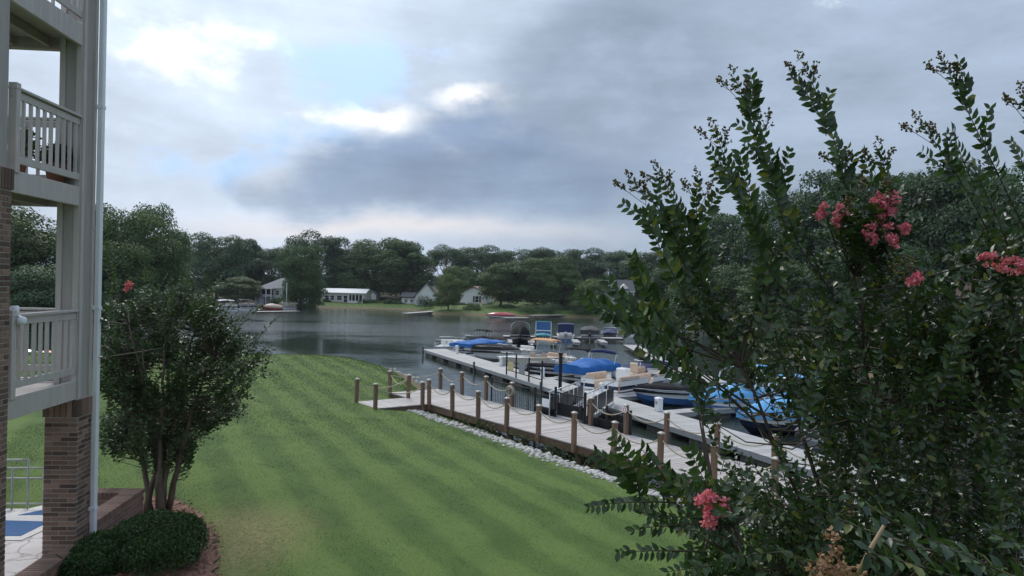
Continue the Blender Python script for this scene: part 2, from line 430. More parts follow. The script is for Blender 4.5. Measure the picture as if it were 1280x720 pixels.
def grass_colour(e, nt, lo, hi):
    """lawn colour: mowing stripes, mottling, worn dry ring by the planting bed"""
    g = N(nt, 'ShaderNodeNewGeometry'); p = g.outputs['Position']; x, y, z = e.sep(p)
    wob = e.m('MULTIPLY', e.noise(p, .5, 3), .8)
    s1 = e.m('SINE', e.m('MULTIPLY', e.m('ADD', e.m('ADD', e.m('MULTIPLY', x, .89), e.m('MULTIPLY', y, .45)), wob), 4.6))
    s2 = e.m('SINE', e.m('MULTIPLY', e.m('ADD', e.m('ADD', e.m('MULTIPLY', x, .95), e.m('MULTIPLY', y, -.30)), wob), 3.9))
    st = e.m('ADD', e.m('MULTIPLY', e.ramp(e.m('ADD', e.m('MULTIPLY', s1, .5), .5), [(.25, 0), (.75, 1)]), .80), e.m('MULTIPLY', e.ramp(e.m('ADD', e.m('MULTIPLY', s2, .5), .5), [(.3, 0), (.7, 1)]), .20))
    n1 = e.noise(p, .55, 5, .6); n2 = e.noise(p, 9, 4, .6)
    f = e.m('ADD', e.m('ADD', e.m('MULTIPLY', st, .46), e.m('MULTIPLY', n1, .86)), e.m('MULTIPLY', n2, .20))
    col = e.mix(e.ramp(f, [(.28, 0), (1.08, 1)]), lo, hi)
    dx = e.m('SUBTRACT', x, -4.5); dy = e.m('SUBTRACT', y, 12.3)
    r = e.m('SQRT', e.m('ADD', e.m('MULTIPLY', dx, dx), e.m('MULTIPLY', e.m('MULTIPLY', dy, dy), .35)))
    dry = e.m('MULTIPLY', e.ramp(e.m('ADD', e.m('MULTIPLY', r, .4), e.m('MULTIPLY', n1, .3)), [(.34, 1), (.80, 0)]), e.ramp(n2, [(.3, .35), (.7, 1)]))
    col = e.mix(e.m('MULTIPLY', dry, .95), col, (.21, .18, .085))
    return col, n2, p
def ground_material():
    m = bpy.data.materials.new('ground'); m.use_nodes = True; nt = m.node_tree; e = Ex(nt); b = nt.nodes['Principled BSDF']
    col, n2, p = grass_colour(e, nt, (.033, .068, .014), (.084, .130, .031))
    x, y, z = e.sep(p)
    earth = e.mix(e.noise(p, 3, 5), (.07, .05, .03), (.17, .125, .08))
    low = e.ramp(e.m('ADD', z, e.m('MULTIPLY', e.noise(p, 1.2, 4), .25)), [(.34, .9), (.5, 0)])
    col = e.mix(low, col, earth)
    # woodland floor on the right-hand bank
    wood = e.m('MULTIPLY', e.ramp(e.m('MULTIPLY', x, .01), [(.24, 0), (.30, 1)]), .75)
    col = e.mix(wood, col, (.075, .06, .035))
    behind = e.m('MAXIMUM', e.ramp(e.m('MULTIPLY', y, .001), [(.158, 0), (.175, 1)]), e.ramp(e.m('MULTIPLY', x, -.01), [(.40, 0), (.46, 1)]))
    col = e.mix(e.m('MULTIPLY', behind, .8), col, (.06, .055, .032))
    nt.links.new(col, b.inputs['Base Color']); b.inputs['Roughness'].default_value = .9; b.inputs['Specular IOR Level'].default_value = .15
    bn = N(nt, 'ShaderNodeBump'); bn.inputs['Strength'].default_value = .15; bn.inputs['Distance'].default_value = .02
    nt.links.new(e.noise(p, 28, 5, .7), bn.inputs['Height']); nt.links.new(bn.outputs[0], b.inputs['Normal'])
    MAT['ground'] = m
    m = bpy.data.materials.new('lawn_blade'); m.use_nodes = True; nt = m.node_tree; e = Ex(nt); b = nt.nodes['Principled BSDF']; out = nt.nodes['Material Output']
    col, n2, p = grass_colour(e, nt, (.039, .080, .017), (.102, .158, .039))
    g = N(nt, 'ShaderNodeNewGeometry'); r = g.outputs['Random Per Island']
    col = e.vm('SCALE', col, scale=e.m('ADD', .9, e.m('MULTIPLY', r, .2)))
    col = e.mix(e.ramp(e.m('FRACT', e.m('MULTIPLY', r, 17.3)), [(.96, 0), (.965, .5)]), col, (.25, .22, .10))
    nt.links.new(col, b.inputs['Base Color']); b.inputs['Roughness'].default_value = .55; b.inputs['Specular IOR Level'].default_value = .25
    t = N(nt, 'ShaderNodeBsdfTranslucent'); nt.links.new(col, t.inputs['Color']); mx = N(nt, 'ShaderNodeMixShader'); mx.inputs[0].default_value = .5
    nt.links.new(b.outputs[0], mx.inputs[1]); nt.links.new(t.outputs[0], mx.inputs[2]); nt.links.new(mx.outputs[0], out.inputs[0])
    MAT['lawn_blade'] = m
    m = bpy.data.materials.new('water'); m.use_nodes = True; nt = m.node_tree; e = Ex(nt); b = nt.nodes['Principled BSDF']
    g = N(nt, 'ShaderNodeNewGeometry'); p = g.outputs['Position']; x, y, z = e.sep(p)
    b.inputs['Base Color'].default_value = (.026, .036, .030, 1); b.inputs['IOR'].default_value = 1.33; b.inputs['Specular IOR Level'].default_value = .5
    # breeze patches: calm water mirrors the trees, ruffled water picks up the sky
    band = e.m('MULTIPLY', e.ramp(e.m('MULTIPLY', y, .001), [(.070, 0), (.088, 1), (.120, 1), (.136, 0)], 'EASE'), .16)
    patch = e.ramp(e.m('ADD', e.noise(e.vm('MULTIPLY', p, (.5, 1.0, 1)), .045, 4, .6, .6), band), [(.44, 0), (.66, 1)])
    nt.links.new(e.m('ADD', .03, e.m('MULTIPLY', patch, .10)), b.inputs['Roughness'])
    w1 = e.noise(e.vm('MULTIPLY', p, (.7, 1.0, 1)), 1.3, 4, .6); w2 = e.noise(e.vm('MULTIPLY', p, (.6, 1.0, 1)), 5.5, 3, .55)
    h = e.m('ADD', e.m('MULTIPLY', e.m('SUBTRACT', w1, .5), .055), e.m('MULTIPLY', e.m('SUBTRACT', w2, .5), .016))
    h = e.m('MULTIPLY', h, e.m('ADD', .16, e.m('MULTIPLY', patch, 1.15)))
    bn = N(nt, 'ShaderNodeBump'); bn.inputs['Strength'].default_value = 1.0; bn.inputs['Distance'].default_value = 1.0
    nt.links.new(h, bn.inputs['Height']); nt.links.new(bn.outputs[0], b.inputs['Normal'])
    MAT['water'] = m
ground_material()

gx = axis(-420, -16, 16, 420, .35); gy = axis(-60, 5, 56, 520, .35)
tag(put('ground', grid_mesh('ground', gx, gy, ground_h, 'ground')), kind='structure')
wmb = MB(); wmb.add([(-380, -20, 0), (380, -20, 0), (380, 400, 0), (-380, 400, 0)], [(0, 1, 2, 3)])
tag(wmb.build('water', 'water'), kind='structure')

# ------------------------------------------------------------------ leaves in bulk
def unit(a): return a / np.maximum(np.linalg.norm(a, axis=1, keepdims=True), 1e-9)
LEAF2 = (np.array([(0, 0, 0), (.5, -.5, .10), (1, 0, -.06), (.5, .5, .10)]), [(0, 1, 2), (0, 2, 3)])
LEAF6 = (np.array([(0, 0, 0), (.28, -.42, .07), (.65, -.40, .05), (1, 0, -.12), (.65, .40, .05), (.28, .42, .07), (.30, 0, -.01), (.66, 0, -.03)]),
         [(0, 1, 6), (1, 2, 7, 6)[:3], (1, 7, 6), (2, 3, 7), (0, 6, 5), (6, 7, 5), (7, 4, 5), (7, 3, 4)])
LEAF6 = (LEAF6[0], [(0, 1, 6), (1, 2, 6), (2, 7, 6), (2, 3, 7), (0, 6, 5), (6, 4, 5), (6, 7, 4), (7, 3, 4)])
def leaf_arrays(P, D, U, L, W, T=LEAF2):
    P, D, U = np.asarray(P, float), unit(np.asarray(D, float)), np.asarray(U, float)
    S = unit(np.cross(D, U)); U = np.cross(S, D); tv, tf = T
    L = np.broadcast_to(np.asarray(L, float), (len(P),))[:, None, None]; W = np.broadcast_to(np.asarray(W, float), (len(P),))[:, None, None]
    V = P[:, None] + tv[None, :, 0:1] * L * D[:, None] + tv[None, :, 1:2] * W * S[:, None] + tv[None, :, 2:3] * L * U[:, None]
    F = np.asarray(tf)[None] + (np.arange(len(P)) * len(tv))[:, None, None]
    return V.reshape(-1, 3), F.reshape(-1, 3)
def leaf_mesh(name, mat, *a, **k):
    V, F = leaf_arrays(*a, **k)
    return np_mesh(name, V, F, mat)

def rdir(rg, n): return unit(rg.normal(size=(n, 3)))

def crown_arch(seed, n_leaf, leaf, lobes=46, flat=1.0, low=.16, R=.36, spread=.80, rag=.10, top=1.0, mat='leaf_oak'):
    """crown of a tree of height 1 in one mesh of leaf sprays, plus the trunk and limbs"""
    rg = np.random.default_rng(seed)
    d = rdir(rg, lobes); d[:, 2] = np.where(rg.random(lobes) < .62, np.abs(d[:, 2]), -np.abs(d[:, 2])); d = unit(d)
    rad = rg.uniform(.35, 1.0, lobes) ** .45
    cz = (low + top) / 2; hz = (top - low) / 2
    hor = unit(d * np.array([1, 1, .55])); hs = np.where(d[:, 2] < 0, np.maximum(.72, np.hypot(hor[:, 0], hor[:, 1])), np.hypot(hor[:, 0], hor[:, 1])) / np.maximum(np.hypot(d[:, 0], d[:, 1]), .05)
    C = np.stack([d[:, 0] * hs * R * spread * rad, d[:, 1] * hs * R * spread * rad, cz + d[:, 2] * hz * .84 * rad], 1)
    nl = lobes // 4; aa = rg.uniform(0, 6.28, nl); C[:nl] = np.stack([np.cos(aa) * R * rg.uniform(.25, .72, nl), np.sin(aa) * R * rg.uniform(.25, .72, nl), rg.uniform(.10, .32, nl)], 1)
    lr = R * rg.uniform(.22, .42, lobes)
    P = []; U = []
    w = lr ** 2; cnt = (n_leaf * w / w.sum()).astype(int)
    for c, r, k in zip(C, lr, cnt):
        q = rdir(rg, k); q[:, 2] = np.where(rg.random(k) < .72, np.abs(q[:, 2]), q[:, 2])
        rr = r * (rg.random(k) ** .2) * (1 + .5 * rag * rg.normal(size=k))
        p = c + q * rr[:, None] * np.array([1.12, 1.12, .80 * flat]); P.append(p); U.append(q)
    P = np.concatenate(P); U = np.concatenate(U)
    keep = P[:, 2] > .03; P, U = P[keep], U[keep]
    U = unit(U + np.array([0, 0, .55]) + .55 * rg.normal(size=U.shape))
    D = np.cross(U, rdir(rg, len(P)))
    D[:, 2] -= .15
    s = leaf * rg.uniform(.7, 1.35, len(P))
    cr = leaf_mesh('crown', mat, P, D, U, s, s * .8)
    mb = MB(); rnd = random.Random(seed)
    tr = [(0, 0, -.02), (.004, .002, .05), (.006, .004, low + .12), (.0, .006, cz), (0.004, 0, top * .86)]
    mb.tube(tr, [.034, .024, .019, .013, .004], 8)
    for i in sorted(range(lobes), key=lambda i: -lr[i])[:16]:
        c = C[i]; z0 = min(low + .02 + .55 * max(0, c[2] - low) * rnd.uniform(.4, .8), .8)
        m = Vector((c[0] * .5, c[1] * .5, (z0 + c[2]) / 2 - .01))
        mb.tube([(0, 0, z0), m, tuple(c)], [.010, .007, .003], 5)
    return cr, mb.mesh('trunk', 'bark', True)

ARCH = {
    'oak':   crown_arch(11, 34000, .021, 56, R=.46, low=.0, spread=.84),
    'oak2':  crown_arch(12, 34000, .021, 46, R=.44, low=.0, spread=.80),
    'tall':  crown_arch(13, 26000, .020, 40, R=.33, low=.0, spread=.75),
    'loose': crown_arch(14, 15000, .020, 30, R=.42, low=.04, spread=.95, rag=.16),
    'round': crown_arch(15, 14000, .026, 30, R=.52, low=.04, spread=.74),
    'nearoak': crown_arch(21, 38000, .020, 90, R=.45, low=.02, spread=.84),
    'neartall': crown_arch(22, 34000, .019, 80, R=.36, low=.02, spread=.80),
    'nearlayer': crown_arch(23, 38000, .020, 100, flat=.5, R=.44, low=.02, spread=.86),
}
def tree(arch, mat, label, px, top, Y, w, name='tree', group='trees', rz=None, X=None):
    """tree whose top shows at (px, top) when it stands Y metres off, w picture pixels wide"""
    p = at(px, top, Y); x = p.x; z0 = gz(x, Y) - .05; H = p.z - z0
    cr, tk = ARCH[arch]
    o = thing(name, label, 'tree', (x, Y, z0), rz if rz is not None else (px * .7391) % 6.28, group)
    wm = w / FPX * Y / 2
    base = {'oak': .46, 'oak2': .44, 'tall': .33, 'loose': .46, 'round': .50, 'nearoak': .46, 'neartall': .37, 'nearlayer': .46}[arch]
    o.scale = (wm / base, wm / base, H)
    c = put('crown', cr, o); c.material_slots[0].link = 'OBJECT'; c.material_slots[0].material = MAT[mat]
    c['kind'] = 'stuff'
    put('trunk', tk, o)
    return o
# ------------------------------------------------------------------ boardwalk over the bank
T2, N2 = Vector((.592, -.806, 0)), Vector((.806, .592, 0))      # along the walk, across it towards the water
O0 = Vector((-3.1, 29.7, 0)); DZ = 0.95; BW = 2.4
def bwp(s, n, z=0): q = O0 + T2 * s + N2 * n; return Vector((q.x, q.y, z))
ANG_T = math.atan2(T2.y, T2.x)
rnd = random.Random(5)
walk = thing('boardwalk', 'grey plank boardwalk with brown posts and rope rails along the bank', 'boardwalk')
S0, S1 = -3.4, 19.5
pl = MB(); pl.box((0, 0, 0), (.127, BW + .06, .035)); plank_me = pl.mesh('plank', 'deck_board')
s = S0 + .07
while s < S1:
    put('plank', plank_me, walk, bwp(s, BW / 2, DZ - .0175 + rnd.uniform(-.003, .003)), (0, 0, ANG_T + rnd.uniform(-.003, .003)))
    s += .142
# the short leg that comes in from the lawn
pl2 = MB(); pl2.box((0, 0, 0), (1.80, .127, .035)); plank2_me = pl2.mesh('plank', 'deck_board')
k = 0
while k < 16:
    put('plank', plank2_me, walk, bwp(-.88, -.11 - k * .142, DZ - .016 + rnd.uniform(-.003, .003)), (0, 0, ANG_T)); k += 1
m = MB()
for n_ in (.03, BW - .03):
    for a_ in (S0, 2.2, 5.0, 8.7, 12.1, 15.6):
        b_ = {S0: 2.2, 2.2: 5.0, 5.0: 8.7, 8.7: 12.1, 12.1: 15.6, 15.6: S1}[a_]
        m2 = MB(); m2.bar(bwp(a_ + .006, n_, DZ - .035 - .13), bwp(b_ - .006, n_, DZ - .035 - .13), .06, .25); m2.build('side_beam', 'wood_beam', walk, bevel=.008)
m2 = MB(); m2.bar(bwp(-1.72, -.01, DZ - .14), bwp(-1.72, -2.36, DZ - .14), .06, .2); m2.build('side_beam', 'wood_beam', walk)
m2 = MB(); m2.bar(bwp(-.04, -.01, DZ - .14), bwp(-.04, -2.36, DZ - .14), .06, .2); m2.build('side_beam', 'wood_beam', walk)
post_mb = MB(); h = 1.0; a_ = .061
post_mb.loft([[(a_, a_, -.0), (-a_, a_, 0), (-a_, -a_, 0), (a_, -a_, 0)], [(a_, a_, h - .03), (-a_, a_, h - .03), (-a_, -a_, h - .03), (a_, -a_, h - .03)],
              [(a_ - .02, a_ - .02, h), (-a_ + .02, a_ - .02, h), (-a_ + .02, -a_ + .02, h), (a_ - .02, -a_ + .02, h)]])
post_me = post_mb.mesh('post', 'wood_post')
cap_mb = MB(); cap_mb.loft([[(.075, .075, h - .012), (-.075, .075, h - .012), (-.075, -.075, h - .012), (.075, -.075, h - .012)],
                            [(.075, .075, h + .012), (-.075, .075, h + .012), (-.075, -.075, h + .012), (.075, -.075, h + .012)],
                            [(.03, .03, h + .045), (-.03, .03, h + .045), (-.03, -.03, h + .045), (.03, -.03, h + .045)]])
cap_me = cap_mb.mesh('post_cap', 'cap_pale')
def post(p, z=DZ, hs=1.0, cap=True, low=0.0):
    o = put('post', post_me, walk, (p.x, p.y, z - .25 - low), (rnd.gauss(0, .014), rnd.gauss(0, .014), ANG_T + rnd.gauss(0, .05)), (1, 1, hs + .25 + low))
    if cap: put('post_cap', cap_me, o, (0, 0, (1 - 1 / (hs + .25 + low)) * 1.0), (0, 0, 0), (1, 1, 1 / (hs + .25 + low)))
    return Vector((p.x, p.y, z + hs))
def rope(a, b, sag=.28, r=.02):
    a, b = a - Vector((0, 0, .14)), b - Vector((0, 0, .14))
    pts = [a.lerp(b, t / 10) - Vector((0, 0, sag * (1 - (2 * t / 10 - 1) ** 2))) for t in range(11)]
    MB().tube(pts, r, 6).build('rope', 'rope', walk, True)
near_s = [-3.3, -1.72, 0, 1.72, 3.44, 5.16, 6.88, 8.6, 10.3, 12.04, 13.8, 15.5, 17.3, 19.2]
tops_n = [post(bwp(s_, -.04), hs=.90 + .05 * rnd.random()) for s_ in near_s]
for i in range(len(tops_n) - 1):
    if i != 1: rope(tops_n[i], tops_n[i + 1], .26 + .08 * rnd.random())
far_s = [-3.3, -1.5, .3, 2.1, 6.6, 8.3, 10.0, 11.9, 13.8, 15.6, 17.4, 19.2]
tops_f = [post(bwp(s_, BW + .04), hs=.90 + .05 * rnd.random()) for s_ in far_s]
for i in range(len(tops_f) - 1):
    if i not in (3,): rope(tops_f[i], tops_f[i + 1], .26 + .08 * rnd.random())
rope(tops_n[0], tops_f[0], .2)
la, lb = post(bwp(-1.70, -2.34), hs=.9), post(bwp(.02, -2.36), hs=.9)
rope(tops_n[1], la, .3); rope(tops_n[2], lb, .3)
post(bwp(.02, -.35), hs=.86)
# piles under the walk
pile = MB(); pile.tube([(0, 0, -2.2), (0, 0, DZ - .2)], .10, 8); pile_me = pile.mesh('pile', 'wood_beam', True)
for s_ in (5.1, 8.6, 12.0, 15.5, 18.5):
    for n_ in (.16, BW - .16): put('pile', pile_me, walk, bwp(s_, n_))
for s_ in (5.6, 9.1, 12.5):
    m2 = MB(); m2.bar(bwp(s_ - .4, .22, .05), bwp(s_ + .5, .22, DZ - .3), .05, .14); m2.build('brace', 'wood_beam', walk)
for s_ in (6.88, 10.3, 13.8, 2.4):
    m2 = MB(); m2.bar(bwp(s_, .02, DZ + .006), bwp(s_, BW - .02, DZ + .006), .05, .006); m2.build('joint_strip', 'cap_pale', walk)
# small round depth sign on a far post
q = bwp(8.3, BW - .045, DZ + .80)
sg = thing('dock_sign', 'small white round sign with red ring on a rope-rail post', 'sign', q, ANG_T)
def disc(r, th, n=18): return [[(math.cos(2 * math.pi * k / n) * r, y_, math.sin(2 * math.pi * k / n) * r) for k in range(n)] for y_ in (0, -th)]
MB().loft(disc(.105, .012)).build('plate', 'white_plastic', sg)
rg_ = MB()
for k in range(16):
    a0, a1 = 2 * math.pi * k / 16, 2 * math.pi * (k + 1) / 16
    rg_.bar((math.cos(a0) * .06, -.016, math.sin(a0) * .06), (math.cos(a1) * .06, -.016, math.sin(a1) * .06), .018, .008, up=(0, 1, 0))
rg_.build('ring', 'sign_red', sg)
# rope coil hung by the platform
cl = MB()
for k in range(5):
    cl.tube([(math.cos(t * .3491) * (.17 - .008 * k), -.02 - .03 * k, math.sin(t * .3491) * (.20 - .008 * k)) for t in range(19)], .016, 5, False)
o = cl.build('rope_coil', 'rope', None, True); o.location = bwp(2.1, BW - .06, DZ + .62); o.rotation_euler = (0, 0, ANG_T + .5)
tag(o, 'pale rope coil hanging on a post by the black picket fence', 'rope')

# ------------------------------------------------------------------ white stones and weeds on the bank
def walk_bank(rg, n, lo, hi, y0=10.5, y1=43.0):
    seg = LAKE[11:22]; ln = np.linalg.norm(np.diff(seg, axis=0), axis=1); c = np.concatenate([[0], np.cumsum(ln)])
    u = rg.random(n) * c[-1]; i = np.clip(np.searchsorted(c, u) - 1, 0, len(ln) - 1); f = (u - c[i]) / ln[i]
    p = seg[i] + (seg[i + 1] - seg[i]) * f[:, None]; d = (seg[i + 1] - seg[i]) / ln[i][:, None]
    nrm = np.stack([d[:, 1], -d[:, 0]], 1) * 1.0
    off = rg.uniform(lo, hi, n)
    return p + nrm * off[:, None]
rg = np.random.default_rng(3)
ico = bmesh.new(); bmesh.ops.create_icosphere(ico, subdivisions=1, radius=1); icoV = np.array([v.co[:] for v in ico.verts]); icoF = np.array([[v.index for v in f.verts] for f in ico.faces]); ico.free()
def stones(name, P, size, mat, label, rg):
    Vs = []; Fs = []
    for i, (x, y, z) in enumerate(P):
        s_ = size[i]; sc = s_ * rg.uniform(.55, 1.2, 3) * np.array([1, 1, .75]); a = rg.uniform(0, 6.28)
        v = icoV * (1 + .16 * rg.normal(size=(12 if len(icoV) == 12 else len(icoV), 1))) * sc
        v = np.stack([v[:, 0] * math.cos(a) - v[:, 1] * math.sin(a), v[:, 0] * math.sin(a) + v[:, 1] * math.cos(a), v[:, 2]], 1) + (x, y, z)
        Vs.append(v); Fs.append(icoF + i * len(icoV))
    o = put(name, np_mesh(name, np.concatenate(Vs), np.concatenate(Fs), mat))
    return tag(o, label, 'stones', kind='stuff')
# which side is land: offsets are measured inland
pp = walk_bank(rg, 40, 1, 1); SIGN = 1 if np.median(lake_dist(pp)) > 0 else -1
n = 1500
sarr = rg.uniform(-.2, 17, n); off = np.abs(rg.normal(0, .26, n)) * np.where(sarr > 3, 1, .8)
wid = np.interp(sarr, [-.2, 1, 3, 8, 12, 17], [.55, .6, .55, .85, .95, 1.0])
nn = -.10 - wid * .9 + rg.normal(0, .20, n)
Q = np.array([[*(bwp(a, b))[:2]] for a, b in zip(sarr, nn)])
Z = ground_h(Q)
stones('bank_stones', np.column_stack([Q, Z + .01]), rg.uniform(.03, .065, n) * (1 + 1.1 * rg.random(n) ** 4), 'stone_white', 'white river stones strewn along the lawn edge below the boardwalk', rg)
n = 260
seg = LAKE[7:13]; ln = np.linalg.norm(np.diff(seg, axis=0), axis=1); c = np.concatenate([[0], np.cumsum(ln)]); u = rg.random(n) * c[-1]; i = np.clip(np.searchsorted(c, u) - 1, 0, len(ln) - 1)
Q = seg[i] + (seg[i + 1] - seg[i]) * ((u - c[i]) / ln[i])[:, None] + rg.normal(0, .22, (n, 2))
stones('shore_stones', np.column_stack([Q, np.maximum(ground_h(Q), 0) + .01]), rg.uniform(.03, .10, n), 'stone_white', 'small pale stones along the grassy point at the water', rg)
# weeds between stones and water
n = 5200
sarr = rg.uniform(2.5, 19, n); nn = rg.uniform(-.55, .9, n)
Q = np.array([[*(bwp(a, b))[:2]] for a, b in zip(sarr, nn)]); Z = ground_h(Q); keep = (Z > -.02); Q, Z = Q[keep], Z[keep]
clump = np.sin(Q[:, 0] * 3.1 + Q[:, 1] * 1.7) * np.sin(Q[:, 0] * 1.3 - Q[:, 1] * 2.9); keep = clump + rg.normal(0, .3, len(Q)) > -.1; Q, Z = Q[keep], Z[keep]
hh = rg.random(len(Q)) * .34
P = np.column_stack([Q, Z + hh]); U = unit(np.array([0, 0, 1]) + .8 * rg.normal(size=P.shape)); D = unit(rg.normal(size=P.shape) + np.array([0, 0, .6]))
tag(put('bank_weeds', leaf_mesh('bank_weeds', 'leaf_weed', P, D, U, rg.uniform(.06, .15, len(P)), .05)), 'low green weeds growing under the boardwalk edge', 'weeds', kind='stuff')

# ------------------------------------------------------------------ lawn blades
def lawn():
    rg = np.random.default_rng(8)
    Q = []
    for (y0, y1, dens) in ((9.0, 13, 1150), (13, 18, 800), (18, 26, 420), (26, 38, 190), (38, 54, 90)):
        w0 = -13 if y1 < 30 else -30
        n = int((y1 - y0) * (9 - w0) * dens * .9)
        q = np.column_stack([rg.uniform(w0, 9, n), rg.uniform(y0, y1, n)])
        fr = np.abs(q[:, 0] + .0) / q[:, 1] < .72
        Q.append(q[fr])
    Q = np.concatenate(Q); s = lake_dist(Q); Q = Q[s > .9]
    # keep off the walk, its stones, the patio, the planting bed
    rel = Q - np.array([O0.x, O0.y]); sa = rel @ np.array([T2.x, T2.y]); sn = rel @ np.array([N2.x, N2.y])
    ok = ~((sa > -3.5) & (sn > -.12 - np.interp(sa, [-3.5, 0, .3, 3, 8, 19], [0, 0, .8, .9, 1.3, 1.5])))
    ok &= ~((sa > -1.85) & (sa < .1) & (sn > -2.5))
    ok &= ~((Q[:, 0] < -5.95 - .084 * (Q[:, 1] - 10.9)) & (Q[:, 1] < 13.9))
    ok &= ~bed_mask(Q)
    Q = Q[ok]; Z = ground_h(Q); d = np.hypot(Q[:, 0], Q[:, 1])
    n = len(Q); L = .015 * rg.uniform(.6, 1.3, n) * np.maximum(1, d / 17)
    L *= np.where(lake_dist(Q) < 1.9, 2.2 * rg.uniform(.5, 1.4, n), 1.0)
    W = .0055 * np.maximum(1, d / 10) * rg.uniform(.7, 1.3, n)
    st = np.sin((Q[:, 0] * .89 + Q[:, 1] * .45 + .25) * 4.6)          # mower lays alternate passes opposite ways
    lean = np.column_stack([.592 * np.sign(st) * .3, -.806 * np.sign(st) * .3, np.zeros(n)])
    D = unit(lean + rg.normal(size=(n, 3)) * .4 + np.array([0, 0, 1.0])); A = unit(np.cross(D, rg.normal(size=(n, 3))))
    P = np.column_stack([Q, Z - .004])
    V = np.stack([P - A * W[:, None], P + A * W[:, None], P + D * L[:, None]], 1).reshape(-1, 3)
    F = np.arange(n * 3).reshape(-1, 3)
    o = put('lawn_grass', np_mesh('lawn_grass', V, F, 'lawn_blade'))
    tag(o, 'short mown grass of the striped lawn', 'grass', kind='stuff')
# mulch bed outline (world) round the small tree and the clipped bush
BED = np.array([gp(*p, 1.45)[:2] for p in [(40, 760), (90, 655), (140, 640), (172, 625), (205, 620), (232, 626), (256, 641), (274, 668), (279, 700), (274, 740), (262, 780)]])
def bed_mask(Q):
    x, y = Q[:, 0], Q[:, 1]; ins = np.zeros(len(Q), bool)
    for i in range(len(BED)):
        a, b = BED[i], BED[(i + 1) % len(BED)]
        cond = ((a[1] > y) != (b[1] > y)); xi = (b[0] - a[0]) * (y - a[1]) / (b[1] - a[1] + 1e-12) + a[0]
        ins ^= cond & (x < xi)
    return ins
lawn()
bx = np.arange(-9.5, -3.2, .12); by = np.arange(7.5, 15.5, .12)
X, Y = np.meshgrid(bx, by); P = np.stack([X.ravel(), Y.ravel()], 1); msk = bed_mask(P)
Zb = ground_h(P) + .035 + .015 * np.sin(P[:, 0] * 21) * np.sin(P[:, 1] * 17)
i = (np.arange(len(by) - 1)[:, None] * len(bx) + np.arange(len(bx) - 1)[None]).ravel(); F = np.stack([i, i + 1, i + 1 + len(bx), i + len(bx)], 1)
F = F[msk[F].all(axis=1)]; used = np.unique(F); remap = np.full(len(P), -1); remap[used] = np.arange(len(used))
tag(put('planting_bed', np_mesh('planting_bed', np.column_stack([P, Zb])[used], remap[F], 'mulch', True)), kind='structure')
n = 9000; Q = np.column_stack([rg.uniform(-9, -3.5, n), rg.uniform(8, 15, n)]); Q = Q[bed_mask(Q)]
P = np.column_stack([Q, ground_h(Q) + .045]); U = unit(np.array([0, 0, 1]) + .5 * rg.normal(size=P.shape)); D = np.cross(U, rdir(rg, len(P)))
tag(put('bark_mulch', leaf_mesh('bark_mulch', 'mulch', P, D, U, rg.uniform(.03, .09, len(P)), .025)), 'reddish bark mulch around the clipped bush', 'mulch', kind='stuff')
# ------------------------------------------------------------------ balcony block on the left
unit_brick = MB(); unit_brick.box((0, 0, 0), (1, 1, 1)); BRICK_ME = unit_brick.mesh('brick', 'brick'); unit_brick = MB(); unit_brick.box((0, 0, 0), (1, 1, 1)); BRICKE_ME = unit_brick.mesh('brick', 'brick_edge')
rb = random.Random(17)
def brick(parent, c, d, me=None, off=(0, 0, 0)):
    j = rb.uniform(-.002, .003)
    return put('brick', me or BRICK_ME, parent, (c[0] - off[0], c[1] - off[1], c[2] - off[2]), (0, 0, rb.uniform(-.01, .01)), (d[0], d[1], d[2]))
BTH = math.atan2(.084, .996)
bld = thing('balcony_block', 'taupe three-storey balcony block with brick piers at the left edge', 'building', (-6.2, 10.9, 0), BTH)
def bpart(name, mat, fn, parent=None, bevel=0.0):
    m = MB(); fn(m); return m.build(name, mat, parent or bld, bevel=bevel)
CH = .0675
def pier(x0, x1, y0, y1, z0, z1, faces):
    """brick pier with a mortar core; the bricks sit 8 mm proud"""
    core = bpart('brick_pier', 'mortar', lambda m: m.box(((x0 + x1) / 2, (y0 + y1) / 2, (z0 + z1) / 2), (x1 - x0 - .016, y1 - y0 - .016, z1 - z0)))
    nc = int((z1 - .27 - z0) / CH); zt = z1
    for i in range(nc):
        z = z1 - .27 - CH * (i + .5); odd = i % 2
        def run(a, b):
            L = b - a; n_ = max(1, round(L / .215)); w = L / n_
            cuts = [a] + [a + w * (k + (.5 if odd else 1)) for k in range(n_ - (0 if odd else 1))] + [b]
            return [(p, q) for p, q in zip(cuts[:-1], cuts[1:]) if q - p > .03]
        if 'front' in faces:
            for p, q in run(x0, x1): brick(core, ((p + q) / 2, y0 + .03, z), (q - p - .014, .06, CH - .014))
        if 'right' in faces:
            for p, q in run(y0 + .065, y1): brick(core, (x1 - .03, (p + q) / 2, z), (.06, q - p - .014, CH - .014))
        if 'left' in faces and i < 26:
            for p, q in run(y0 + .065, y1): brick(core, (x0 + .03, (p + q) / 2, z), (.06, q - p - .014, CH - .014))
    # soldier course on top, standing bricks pushed out a little
    z = z1 - .13
    n_ = round((x1 - x0) / .075); w = (x1 - x0 + .04) / n_
    if 'front' in faces:
        for k in range(n_): brick(core, (x0 - .02 + w * (k + .5), y0 + .015, z), (w - .011, .07, .245))
    if 'right' in faces:
        n_ = round((y1 - y0) / .075); w = (y1 - y0) / n_
        for k in range(n_): brick(core, (x1 - .015, y0 + .05 + w * (k + .5) * .9, z), (.07, w * .9 - .011, .245))
    return core
pier(-.45, 0, 0, .45, 1.25, 3.90, ('front', 'right', 'left'))
pier(-.45, 0, -2.18, -1.73, 1.25, 6.95, ('right',))
FL = [(4.17, 3.90), (6.95, 6.68), (9.27, 8.97)]
